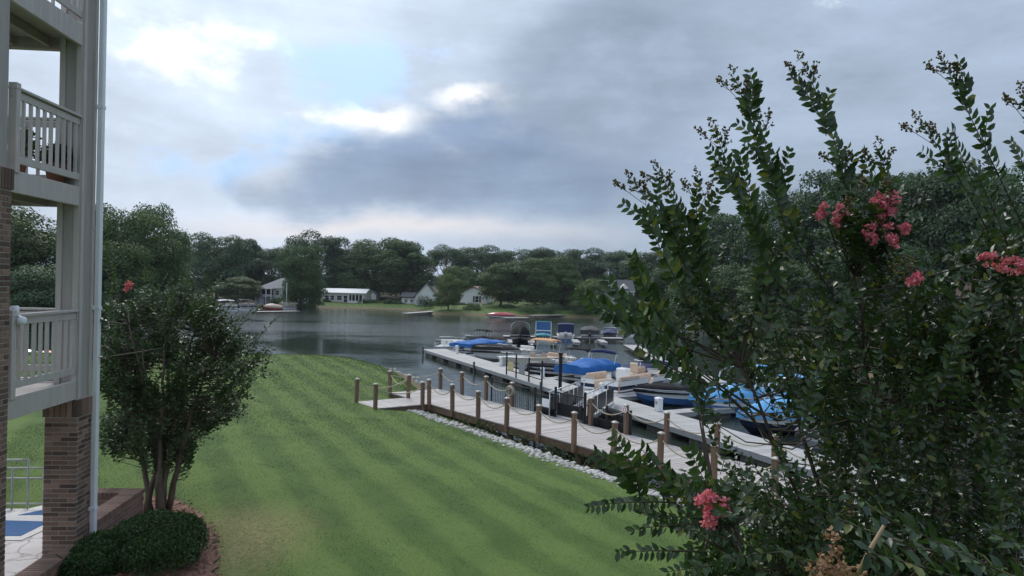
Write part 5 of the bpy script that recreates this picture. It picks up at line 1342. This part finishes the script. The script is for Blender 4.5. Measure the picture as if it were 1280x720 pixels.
for k, px_ in enumerate((286, 312, 372, 396, 425, 468, 484, 498, 552, 578, 612, 636, 664, 700, 716, 748, 772)):
    yb = {0: 383}.get(0) + 6 * (px_ > 540); shrub(['low dark shrub left of the two-storey house', 'low shrub between the left bank boats and the two-storey house', 'low shrub at the right corner of the two-storey house', 'low shrub between the big oak and the ranch house', 'low shrub before the middle of the ranch house', 'low shrub under the wide oak', 'low shrub right of the wide oak trunk', 'low shrub at the left end of the gabled house wing', 'low shrub left of the round pale tree trunk', 'low shrub right of the round pale tree trunk', 'low shrub right of the shuttered house', 'low shrub under the spreading green tree', 'low shrub left of the large rounded tree', 'low shrub right of the large rounded tree trunk', 'low shrub under the green tree by the bank dock', 'low shrub left of the dark roofed house porch', 'low shrub in front of the dark roofed house'][k], px_ + rs.uniform(-4, 4), yb - rs.uniform(7, 13), yb, (158 if px_ > 400 else 152) + rs.uniform(0, 9) - 10 * (px_ > 540), rs.uniform(18, 34), rs.choice(('leaf_dark', 'leaf_oak')), 100 + k, group='understory shrubs of the far bank', n=1500, leaf=.20)
for a in [('dark clipped bush in front of the gabled house', 532, 367.5, 381, 150, 28, 'leaf_dark', 41), ('small bush under the ranch house windows', 408, 373, 380, 163, 12, 'leaf_dark', 42), ('dark bush at the ranch house porch end', 452, 373, 381, 163, 14, 'leaf_dark', 43),
          ('dark bushes at the foot of the big oak', 384, 375, 384, 146, 30, 'leaf_dark', 44), ('low bush beside the two-storey house steps', 345, 371, 379, 146, 16, 'leaf_dark', 45), ('low green bush at the waterside right of the red boat', 660, 380, 394, 139, 34, 'leaf_oak', 46),
          ('dark waterside bush behind the teal boat', 690, 378, 395, 138, 40, 'leaf_dark', 47), ('waterside bush behind the navy topped boat', 722, 376, 395, 138, 36, 'leaf_dark', 48), ('leafy bush on the bank left of the red boat', 590, 378, 392, 141, 26, 'leaf_oak', 49),
          ('bright waterside bush at the corner of the cove', 790, 372, 402, 124, 48, 'leaf_mid', 50), ('pale bush on the right bank beside the boathouse', 818, 368, 406, 112, 46, 'leaf_light', 51), ('green bush right of the boathouse', 905, 372, 418, 88, 60, 'leaf_mid', 52),
          ('low bush on the right bank behind the wakeboard boat', 960, 385, 440, 68, 70, 'leaf_oak', 53), ('low bush on the right bank below the tan house', 1120, 390, 450, 56, 110, 'leaf_oak', 54), ('low bush at the left waterside under the trees', 240, 352, 392, 96, 60, 'leaf_oak', 55),
          ('low dark bush behind the small tree at the left bank', 190, 350, 400, 88, 80, 'leaf_dark', 56), ('dark bush on the bank behind the lower balcony', 60, 380, 418, 74, 90, 'leaf_dark', 57)]:
    shrub(*a)
# ------------------------------------------------------------------ flowering trees (multi-stemmed, leaves in pairs along each shoot)
def bez(a, b, c, n): return [a * ((1 - t) ** 2) + b * (2 * t * (1 - t)) + c * (t * t) for t in [i / (n - 1) for i in range(n)]]
class Myrtle:
    def __init__(s, base, seed):
        s.base = Vector(base); s.rg = np.random.default_rng(seed); s.rnd = random.Random(seed)
        s.P, s.D, s.U, s.L, s.W = [], [], [], [], []
        s.stems = MB(); s.twigs = MB(); s.stem_pts = []; s.buds = MB(); s.bp = []; s.flowers = []
    def stem(s, top, r0=.035, r1=.007, spread=.12, arch=.25):
        a = s.base + Vector((s.rnd.uniform(-1, 1) * spread, s.rnd.uniform(-1, 1) * spread, -.08)); c = Vector(top)
        m = a.lerp(c, .55); m.z += arch; m.x = a.x + (c.x - a.x) * .38; m.y = a.y + (c.y - a.y) * .38
        pts = bez(a, m, c, 13)
        for i in range(1, 12): pts[i] += Vector((s.rnd.uniform(-1, 1), s.rnd.uniform(-1, 1), 0)) * .025
        s.stems.tube([p - s.base for p in pts], [r0 + (r1 - r0) * (i / 12) ** .8 for i in range(13)], 7)
        for i in range(12):
            for k in range(3): s.stem_pts.append(pts[i].lerp(pts[i + 1], k / 3))
    def nearest(s, p, below=.10):
        return min(s.stem_pts, key=lambda q: (q - p).length + (3 if q.z > p.z - below else 0))
    def shoot(s, a, b, leafy=.62, *, jit=None, **kw):
        s.jit = jit if jit is not None else (.11 if kw.get('up') is not None else .26)
        return s._shoot(a, b, leafy, **kw)
    def _shoot(s, a, b, leafy=.62, L=.047, gap=.030, bend=.06, r=.004, pairs_roll=None, droop=0.0, taper=.55, up=None):
        """shoot from a to b; the last `leafy` metres carry leaf pairs that shrink to the tip"""
        a, b = Vector(a), Vector(b); m = a.lerp(b, .5) + Vector((s.rnd.uniform(-1, 1) * bend, s.rnd.uniform(-1, 1) * bend, s.rnd.uniform(-.4, .8) * bend))
        n = 9; pts = bez(a, m, b, n); ln = sum((pts[i + 1] - pts[i]).length for i in range(n - 1))
        s.twigs.tube([p - s.base for p in pts], [r * (1 - .75 * i / (n - 1)) for i in range(n)], 4, False)
        st = max(0.0, 1 - leafy / max(ln, 1e-3)); k = max(3, int(min(leafy, ln) / gap)); roll = pairs_roll if pairs_roll is not None else s.rnd.uniform(0, 6.28)
        for j in range(k):
            t = st + (1 - st) * (j + .5) / k; f = t * (n - 1); i = min(int(f), n - 2); p = pts[i].lerp(pts[i + 1], f - i); d = (pts[i + 1] - pts[i]).normalized()
            u = up if up is not None else Vector((0, -.35, 1)); sd = d.cross(Vector(u))
            if sd.length < .2: sd = d.cross(Vector((math.cos(roll), math.sin(roll), .3)))
            sd.normalize(); nn = sd.cross(d).normalized()
            twist = s.rnd.gauss(0, .35) + (.0 if up is None else 0)
            rel = (t - st) / max(1 - st, 1e-3); sz = L * (1 - (1 - taper) * rel ** 1.6) * (.65 + .35 * min(1, rel * 5))
            for sg in (-1, 1):
                q = (sd * sg * math.cos(twist) + nn * math.sin(twist) * sg)
                dr = (q * .86 + d * (.42 + .35 * rel) + nn * s.rnd.uniform(-.1, .28) - Vector((0, 0, droop)) + Vector((s.rnd.gauss(0, s.jit), s.rnd.gauss(0, s.jit), s.rnd.gauss(0, s.jit))))
                un = (nn + Vector((s.rnd.gauss(0, s.jit * 1.6), s.rnd.gauss(0, s.jit * 1.6), s.rnd.gauss(0, s.jit * 1.6))))
                z = sz * s.rnd.uniform(.82, 1.18)
                s.P.append((p - s.base)[:]); s.D.append(dr[:]); s.U.append(un[:]); s.L.append(z); s.W.append(z * s.rnd.uniform(.48, .62))
        return pts
    def panicle(s, tip, d, ln=.16, n=34, rad=.045, size=.0065):
        """loose spray of round buds at a shoot tip"""
        tip = Vector(tip); d = Vector(d).normalized()
        for k in range(7):
            t = (k + .5) / 7; o = tip - d * ln * (1 - t); ang = k * 2.4; a = Vector((math.cos(ang), math.sin(ang), .4)); e_ = o + (a * rad * (1.25 - t) + d * .03)
            s.twigs.tube([o - s.base, e_ - s.base], .0013, 3, False)
            for j in range(n // 7): s.bp.append((o.lerp(e_, s.rnd.uniform(.35, 1.05)) + Vector((s.rnd.gauss(0, .006), s.rnd.gauss(0, .006), s.rnd.gauss(0, .006))) - s.base, size * s.rnd.uniform(.7, 1.2)))
        for j in range(5): s.bp.append((tip + Vector((s.rnd.gauss(0, .008), s.rnd.gauss(0, .008), s.rnd.gauss(0, .012))) - s.base, size))
    def flower(s, c, rad=.055, n=210, size=.017, mat='petal'):
        c = Vector(c) - s.base; r = s.rg
        cl = c[:] + rdir(r, 9) * rad * r.uniform(.3, 1.05, (9, 1)) * np.array([1.1, 1, 1.25]); k = r.integers(0, 9, n); q = rdir(r, n)
        P = cl[k] + q * rad * .40 * (r.random((n, 1)) ** .4); U = unit(q + .6 * r.normal(size=q.shape)); D = np.cross(U, rdir(r, n))
        s.flowers.append((P, D, U, size, mat))
    def finish(s, name, label, leafmat_, bark='bark_myrtle', T=LEAF6, single=0, group=None):
        t = thing(name, label, 'tree', s.base, 0, group)
        s.stems.build('trunk', bark, t, True); tw = s.twigs.build('twigs', 'twig', t, True)
        P, D, U, L, W = map(np.array, (s.P, s.D, s.U, s.L, s.W))
        sel = np.zeros(len(P), bool)
        if single:
            w = P + np.array(s.base); inv = np.array(cam.matrix_world.inverted()); c = w @ inv[:3, :3].T + inv[:3, 3]; dist = -c[:, 2]
            x = 640 + FPX * c[:, 0] / dist; y = 360 - FPX * c[:, 1] / dist; vis = (dist > .3) & (x > 5) & (x < 1275) & (y > 5) & (y < 715)
            # the leaves that show: shoots against the sky and the open left side first
            score = np.where(vis, L / dist * np.where((y < 330) | (x < 900), 1.9, 1.0), -1); sel[np.argsort(-score)[:single]] = True
            Vt, Ft = leaf_arrays([(0, 0, 0)], [(1, 0, 0)], [(0, 0, 1)], 1.0, 1.0, T); me = np_mesh('leaf', Vt, Ft, 'leaf_myrtle_single')
            for i in np.where(sel)[0]:
                d_ = Vector(D[i]).normalized(); sd = d_.cross(Vector(U[i])).normalized(); u_ = sd.cross(d_)
                o = put('leaf', me, t)
                M = Matrix((d_ * L[i], sd * W[i], u_ * L[i])).transposed().to_4x4()
                # template is x=tip, y=side*W, z=up; its own side axis is -y
                M = Matrix((d_ * L[i], -sd * W[i], u_ * L[i])).transposed().to_4x4(); M.translation = Vector(P[i]); o.matrix_basis = M
        r = ~sel
        o = put('foliage', leaf_mesh('foliage', leafmat_, P[r], D[r], U[r], L[r], W[r], T), t); o['kind'] = 'stuff'
        if s.bp:
            Vs = np.concatenate([icoV[None] * sz + np.array(p[:]) for p, sz in s.bp]).reshape(-1, 3); Fs = (icoF[None] + (np.arange(len(s.bp)) * len(icoV))[:, None, None]).reshape(-1, 3)
            o = put('flower_buds', np_mesh('flower_buds', Vs, Fs, 'bud'), t); o['kind'] = 'stuff'
        for P, D, U, size, mat in s.flowers:
            put('flower_cluster' if mat == 'petal' else 'seed_head', leaf_mesh('flower_cluster', mat, P, D, U, size * s.rg.uniform(.7, 1.3, len(P)), size * .9), t)
        return t

# the near flowering tree on the right
bx_, by_ = 2.75, 4.9
M1 = Myrtle((bx_, by_, gz(bx_, by_) - .02), 77)
for top in [(1.25, 4.3, 5.35), (1.55, 4.9, 5.75), (1.95, 4.4, 5.9), (2.35, 5.2, 6.0), (2.75, 4.5, 6.0), (3.3, 5.0, 6.1), (3.9, 4.6, 5.9), (1.05, 3.9, 4.55), (1.5, 3.5, 4.25), (2.3, 3.3, 4.6), (3.0, 3.6, 5.2), (2.6, 5.9, 5.6), (4.3, 5.4, 5.6)]:
    M1.stem(top, .034, .006, .16, .30)
rn = random.Random(21)
VOL = [((2.75, 4.8, 4.75), (1.75, 1.35, 1.15), 950), ((1.62, 4.5, 5.35), (.62, .6, .50), 48), ((2.35, 4.6, 5.65), (.75, .7, .45), 90), ((3.3, 4.7, 5.6), (1.0, .9, .55), 260), ((1.55, 4.1, 4.3), (.62, .55, .42), 200), ((2.3, 3.9, 4.05), (.9, .6, .45), 260)]
for (c, r, n) in VOL:
    for k in range(n):
        while True:
            q = Vector((rn.uniform(-1, 1), rn.uniform(-1, 1), rn.uniform(-1, 1)))
            if .25 < q.length < 1: break
        tip = Vector((c[0] + q.x * r[0], c[1] + q.y * r[1], c[2] + q.z * r[2]))
        px_, py_ = proj(tip)
        # the crown is open on the boat side, between the upper and the lower boughs
        if px_ < 900 and 425 < py_ < 560 and px_ < 800 + (py_ - 425) * .75: continue
        if px_ < 1010 and 452 < py_ < 545 and rn.random() < .93: continue
        if px_ < 905 and 500 < py_ < 612: continue
        if px_ > 1320 and rn.random() < .55: continue
        out = Vector((tip.x - bx_, tip.y - by_, 0)); out = out.normalized() if out.length > .05 else Vector((0, 0, 0))
        d = (out * rn.uniform(.1, .75) + Vector((rn.gauss(0, .25), rn.gauss(0, .25), 1.0))).normalized() if q.z > -.35 else (out * rn.uniform(.5, 1.2) + Vector((rn.gauss(0, .3), rn.gauss(0, .3), rn.uniform(-.3, .5)))).normalized()
        ln = rn.uniform(.26, .52); a = tip - d * ln
        M1.shoot(a, tip, ln, L=rn.uniform(.054, .074), gap=.036, bend=.05, r=.0035)
        s0 = M1.nearest(a, .0); dd = (a - s0).length
        if dd < .45: M1.twigs.tube([s0 - M1.base, s0.lerp(a, .5) + Vector((0, 0, -.04)) - M1.base, a - M1.base], [.005, .004, .003], 4, False)
# shoots that stand out against the sky: (tip, base, distance, bud spray)
SH = [((790, 226), (858, 345), 4.2, 1), ((822, 214), (868, 340), 4.25, 1), ((872, 226), (884, 345), 4.3, 1), ((806, 262), (862, 380), 4.1, 0), ((842, 262), (878, 372), 4.15, 0),
      ((892, 160), (958, 315), 4.3, 1), ((918, 97), (985, 295), 4.2, 1), ((946, 138), (1000, 310), 4.35, 1), ((905, 208), (962, 340), 4.1, 0), ((968, 190), (1010, 330), 4.4, 0), ((925, 190), (975, 335), 4.2, 0), ((935, 250), (985, 370), 4.0, 0),
      ((1003, 78), (1062, 262), 4.2, 1), ((1045, 190), (1078, 305), 4.4, 1), ((1098, 186), (1092, 300), 4.3, 1),
      ((1180, 78), (1282, 290), 4.1, 1), ((1150, 153), (1235, 290), 4.0, 1), ((1190, 160), (1238, 270), 4.25, 0), ((1278, 118), (1320, 320), 3.8, 1), ((1262, 175), (1310, 330), 4.1, 0), ((1215, 205), (1268, 330), 3.9, 0),
      ((722, 362), (815, 412), 4.0, 0), ((756, 346), (822, 418), 4.1, 0), ((775, 368), (835, 430), 3.9, 0), ((745, 385), (830, 440), 4.05, 0), ((790, 318), (850, 410), 4.15, 0), ((800, 345), (860, 430), 4.0, 0), ((778, 412), (868, 470), 3.9, 0), ((796, 432), (885, 480), 3.85, 0),
      ((765, 545), (800, 640), 3.6, 0), ((742, 566), (806, 632), 3.65, 0), ((800, 560), (850, 640), 3.7, 0), ((862, 560), (905, 640), 3.7, 0), ((838, 600), (900, 670), 3.5, 0)]
for (tp, bs, Y, bud) in SH:
    tip, a = at(*tp, Y), at(*bs, Y + rn.uniform(.1, .3))
    M1.shoot(a, tip, (tip - a).length * .92, L=.082, gap=.035, bend=.10, r=.006, taper=.46 if bud else .65, up=(.15, -1, .3))
    s0 = M1.nearest(a + Vector((rn.gauss(0, .3), rn.gauss(0, .2), rn.uniform(-.7, -.1))), -.2); M1.shoot(s0, a, (a - s0).length * (.8 if bs[1] < 400 else .3), L=.066, gap=.034, bend=.10, r=.009, taper=.9)
    for k in range(2):
        q = s0.lerp(a, rn.uniform(.3, 1)); pq = proj(q)
        if pq[0] < 985 and 445 < pq[1] < 612: continue
        M1.shoot(q, q + Vector((rn.gauss(0, .16), rn.gauss(0, .16), rn.uniform(.12, .34))), .4, L=.062, gap=.032, bend=.04, r=.003)
    if bud:
        d = (tip - a).normalized(); M1.panicle(tip + d * .05, d, .17, 42, .04, .0055)
        for k in range(3):
            q = tip - d * rn.uniform(.22, .55); sdv = Vector((d.z, 0, -d.x)) * rn.choice((-1, 1)); M1.shoot(q, q + d * rn.uniform(.16, .28) + sdv * rn.uniform(.07, .14), .34, L=.078, gap=.034, bend=.03, r=.003, taper=.5, up=(.15, -1, .3))
        for sd in (-1, 1):
            b0 = tip - d * .16; e_ = tip + Vector((sd * .075, 0, -.035)) + d * .02; M1.twigs.tube([b0 - M1.base, e_ - M1.base], .0018, 3, False); M1.panicle(e_, e_ - b0, .10, 28, .03)
# the low bough reaching left over the lawn, leaves hanging in pairs
for (tp, bs, Y, L) in [((733, 634), (842, 628), 3.4, .05), ((790, 662), (880, 655), 3.3, .05), ((770, 690), (880, 690), 3.2, .05), ((832, 715), (930, 700), 3.1, .05), ((900, 700), (985, 690), 3.0, .05), ((850, 660), (930, 680), 3.3, .05), ((800, 640), (890, 648), 3.45, .05)]:
    tip, a = at(*tp, Y), at(*bs, Y + .15); M1.shoot(a, tip, (tip - a).length, L=L, gap=.027, bend=.03, r=.005, droop=.5, taper=.8, up=(0, -1, .5), jit=(.12 if tp[0] == 733 else .34))
    s0 = M1.nearest(a, -.3); M1.twigs.tube([s0 - M1.base, s0.lerp(a, .5) + Vector((0, 0, .05)) - M1.base, a - M1.base], [.010, .008, .005], 5, False)
# the closest sprays at the lower right
for (tp, bs, Y, L) in [((1030, 640), (1170, 690), 2.3, .06), ((1080, 690), (1230, 735), 2.0, .065), ((1130, 655), (1260, 720), 2.1, .065), ((1180, 680), (1300, 740), 1.9, .065), ((1230, 660), (1330, 730), 2.2, .06), ((980, 690), (1090, 730), 2.4, .06), ((1060, 620), (1150, 680), 2.5, .06), ((1250, 620), (1330, 690), 2.5, .06)]:
    tip, a = at(*tp, Y), at(*bs, Y + .2); M1.shoot(a, tip, (tip - a).length, L=L, gap=.034, bend=.04, r=.005, droop=.15, taper=.75)
    s0 = M1.nearest(a, -.3); M1.twigs.tube([s0 - M1.base, s0.lerp(a, .5) + Vector((0, 0, -.10)) - M1.base, a - M1.base], [.010, .008, .005], 5, False)
for (px_, py_, Y, r_) in [(1030, 263, 4.1, .040), (1046, 270, 4.1, .045), (1098, 248, 4.0, .045), (1114, 250, 4.0, .050), (1108, 264, 4.0, .045), (1090, 296, 4.0, .045), (1116, 296, 4.0, .048), (1132, 284, 4.0, .030), (1145, 350, 3.9, .042), (1236, 324, 3.9, .034), (1262, 328, 3.9, .050), (1276, 334, 3.9, .045), (882, 626, 3.2, .048), (898, 632, 3.2, .048), (888, 644, 3.2, .036)]:
    c = at(px_, py_, Y); M1.flower(c, r_)
    s0 = M1.nearest(c, .05); M1.twigs.tube([s0 - M1.base, s0.lerp(c, .55) + Vector((0, 0, -.06)) - M1.base, c - M1.base], [.005, .004, .003], 4, False)
    for k in range(7):
        q = s0.lerp(c, rn.uniform(.15, .9)); M1.shoot(q, q + Vector((rn.gauss(0, .13), rn.gauss(-.05, .12), rn.uniform(.06, .24))), .3, L=.066, gap=.032, bend=.03, r=.003)
for (px_, py_, Y) in [(1108, 228, 4.0), (1078, 225, 4.1), (1100, 276, 4.0), (1060, 250, 4.1), (1118, 330, 3.95), (1135, 325, 3.95)]:
    c = at(px_, py_, Y); M1.panicle(c, (0, 0, 1), .12, 42, .045); s0 = M1.nearest(c, .1); M1.twigs.tube([s0 - M1.base, c - Vector((0, 0, .12)) - M1.base], .003, 4, False)
c = at(1052, 706, 2.4); M1.flower(c, .075, 260, .016, 'seed_head')
M1.flower(c + Vector((-.06, 0, -.03)), .05, 140, .016, 'seed_head')
t1 = M1.finish('flowering_tree', 'large dark leaved flowering tree with pink blossoms filling the right side', 'leaf_myrtle_top', bark='twig', single=300)
dt = MB(); dt.tube([at(1074, 716, 2.25) - M1.base, at(1086, 690, 2.2) - M1.base, at(1105, 657, 2.2) - M1.base], [.008, .007, .005], 6); dt.build('dry_twig', 'twig_dry', t1, True)

# the smaller tree beside the brick wall on the left
bz = gp(196, 640, 1.45); bx2, by2 = bz.x, bz.y
M2 = Myrtle((bx2, by2, gz(bx2, by2)), 99)
for px_, py_ in [(150, 470), (178, 440), (205, 430), (236, 455), (268, 440), (160, 400), (215, 385), (250, 390)]:
    q = at(px_, py_, by2 + rn.uniform(-.6, .6)); M2.stem(q, .066, .012, .17, .1)
CL = [(148, 392), (188, 374), (232, 368), (264, 388), (292, 412), (318, 440), (292, 466), (254, 438), (208, 418), (165, 432), (136, 470), (180, 482), (226, 478), (262, 506), (140, 532), (186, 536), (232, 542), (286, 500), (126, 430), (215, 510), (158, 505)]
for (cx, cy, rx, ry, n, dY) in [(x_, y_, rn.uniform(22, 32), rn.uniform(20, 30), 62, rn.uniform(-.75, .75)) for x_, y_ in CL]:
    for k in range(n):
        while True:
            q = Vector((rn.uniform(-1, 1), rn.uniform(-1, 1), rn.uniform(-1, 1)))
            if .2 < q.length < 1: break
        c = at(cx + q.x * rx, cy - q.z * ry, by2 + dY + q.y * .55)
        out = Vector((c.x - bx2, c.y - by2, .9)).normalized(); d = (out + Vector((rn.gauss(0, .3), rn.gauss(0, .3), rn.gauss(.2, .3)))).normalized(); ln = rn.uniform(.3, .6); a = c - d * ln
        M2.shoot(a, c, ln, L=rn.uniform(.085, .115), gap=.062, bend=.06, r=.005)
        s0 = M2.nearest(a, 0)
        if (a - s0).length < .6: M2.twigs.tube([s0 - M2.base, a - M2.base], [.009, .005], 4, False)
for (tp, bs, dY) in [((340, 432), (288, 475), 0), ((322, 452), (280, 490), -.1), ((300, 395), (270, 440), .1), ((266, 345), (248, 400), 0), ((228, 330), (222, 390), .1), ((190, 345), (195, 400), 0), ((300, 372), (262, 425), .2), ((245, 338), (232, 395), .2), ((160, 365), (172, 410), 0), ((305, 490), (268, 520), -.2), ((292, 520), (250, 530), -.1), ((80, 384), (135, 402), -2.3), ((72, 436), (135, 446), -2.3), ((128, 296), (140, 350), -2.2), ((215, 350), (215, 400), -.4), ((282, 420), (258, 455), -.5)]:
    tip, a = at(*tp, by2 + dY), at(*bs, by2 + dY + .05); M2.shoot(a, tip, (tip - a).length, L=.095, gap=.055, bend=.05, r=.006, taper=.5)
    s0 = M2.nearest(a, 0); M2.twigs.tube([s0 - M2.base, s0.lerp(a, .5) - M2.base, a - M2.base], [.012, .009, .006], 4, False)
for k in range(46):      # longer sprays breaking the outline
    cx, cy = rn.choice(CL); ang = math.atan2(-(cy - 470), cx - 205) + rn.gauss(0, .35); b0 = at(cx + rn.uniform(-12, 12), cy + rn.uniform(-12, 12), by2 + rn.uniform(-.9, .7)); ln_ = rn.uniform(.35, .75)
    e0 = b0 + Vector((math.cos(ang) * ln_, rn.gauss(0, .2), math.sin(ang) * ln_ * .8 + .15)); pe = proj(e0)
    if pe[0] < 128 or pe[1] > 560: continue
    M2.shoot(b0, e0, ln_ * .9, L=.10, gap=.055, bend=.08, r=.006, taper=.5)
M2.flower(at(160, 358, by2 - .2), .085, 130, .04)
M2.finish('small_tree', 'dark green multi-trunk small tree beside the brick retaining wall', 'leaf_myrtle_far', T=LEAF2)

# clipped evergreen bush in the bed
def clipped_bush():
    rg = np.random.default_rng(61); c = gp(190, 700, 1.45); zb = gz(c.x, c.y)
    t = thing('clipped_bush', 'rounded clipped dark green evergreen bush in the mulch bed', 'bush', (c.x, c.y, zb))
    n = 46000; lob = [((.10, .05, .34), (.86, .78, .52)), ((-.62, -.32, .20), (.70, .62, .40)), ((.35, -.45, .26), (.66, .62, .44)), ((-.75, -.75, .10), (.5, .5, .34))]
    lob = [(tuple(v * .80 for v in o), tuple(v * .80 for v in r)) for o, r in lob]
    P = []; U = []
    for (o, r) in lob:
        k = int(n * r[0] / 2.8); q = rdir(rg, k); q[:, 2] = np.where(q[:, 2] < -.25, -q[:, 2], q[:, 2])
        wob = 1 + .05 * np.sin(q[:, 0] * 7 + o[0] * 9) * np.sin(q[:, 1] * 6 + 2) + .03 * np.sin(q[:, 0] * 17) * np.sin(q[:, 2] * 15 + q[:, 1] * 9) + .028 * rg.normal(size=k)
        P.append(np.array(o) + unit(q) * np.array(r) * (wob * (1 - .22 * rg.random(k) ** 2))[:, None]); U.append(q)
    P, U = np.concatenate(P), np.concatenate(U); keep = P[:, 2] > -.02; P, U = P[keep], U[keep]
    U2 = unit(U + .7 * rg.normal(size=U.shape)); D = unit(np.cross(U2, rdir(rg, len(P))) + .6 * U)
    put('foliage', leaf_mesh('foliage', 'leaf_box', P, D, U2, rg.uniform(.028, .050, len(P)), .022), t)
    mb = MB()
    for (o, r) in lob:
        for k in range(5):
            a_ = k * 1.257; mb.tube([(o[0] * .5, o[1] * .5, -.03), (o[0] + .2 * math.cos(a_), o[1] + .2 * math.sin(a_), .16), (o[0] + .42 * math.cos(a_), o[1] + .42 * math.sin(a_), .38)], [.03, .02, .008], 5)
    mb.build('branches', 'twig', t, True)
clipped_bush()

# ------------------------------------------------------------------ the wood behind the houses, too far to tell apart
def far_wood():
    rg = np.random.default_rng(70); Ps = []; Us = []; S = []
    for k in range(100):
        az = rg.uniform(-.80, .95); Y = rg.uniform(205, 262); x = Y * az
        if -.135 < az < -.088: continue
        H = rg.uniform(10.0, 13.6); R = rg.uniform(4.5, 7.0); z0 = gz(x, Y); n = 2400
        lob = rdir(rg, 16) * np.array([R * .6, R * .6, H * .34]) + np.array([x, Y, z0 + H * .46]); i = rg.integers(0, 16, n); q = rdir(rg, n)
        P = lob[i] + q * (rg.random((n, 1)) ** .15) * np.array([R * .42, R * .42, H * .19]); Ps.append(P); Us.append(q)
    P = np.concatenate(Ps); U = np.concatenate(Us); keep = P[:, 2] > .5; P, U = P[keep], U[keep]
    U = unit(U + np.array([0, 0, .5]) + .5 * rg.normal(size=U.shape)); D = np.cross(U, rdir(rg, len(P))); s = rg.uniform(.32, .55, len(P))
    tag(put('far_wood', leaf_mesh('far_wood', 'leaf_dark', P, D, U, s, s * .8)), 'continuous dark wood on the skyline behind the houses', 'wood', kind='stuff')
far_wood()
# ------------------------------------------------------------------ damp evening air
def haze():
    m = bpy.data.materials.new('haze'); m.use_nodes = True; nt = m.node_tree; nt.nodes.clear()
    out = nt.nodes.new('ShaderNodeOutputMaterial'); v = nt.nodes.new('ShaderNodeVolumePrincipled')
    v.inputs['Color'].default_value = (.80, .88, 1.0, 1); v.inputs['Density'].default_value = HAZE; v.inputs['Anisotropy'].default_value = .2
    nt.links.new(v.outputs[0], out.inputs['Volume']); MAT['haze'] = m
    o = MB().box((0, 230, 18.5), (900, 640, 45)).build('haze', 'haze'); tag(o, kind='stuff')
HAZE = 0.00014
haze()
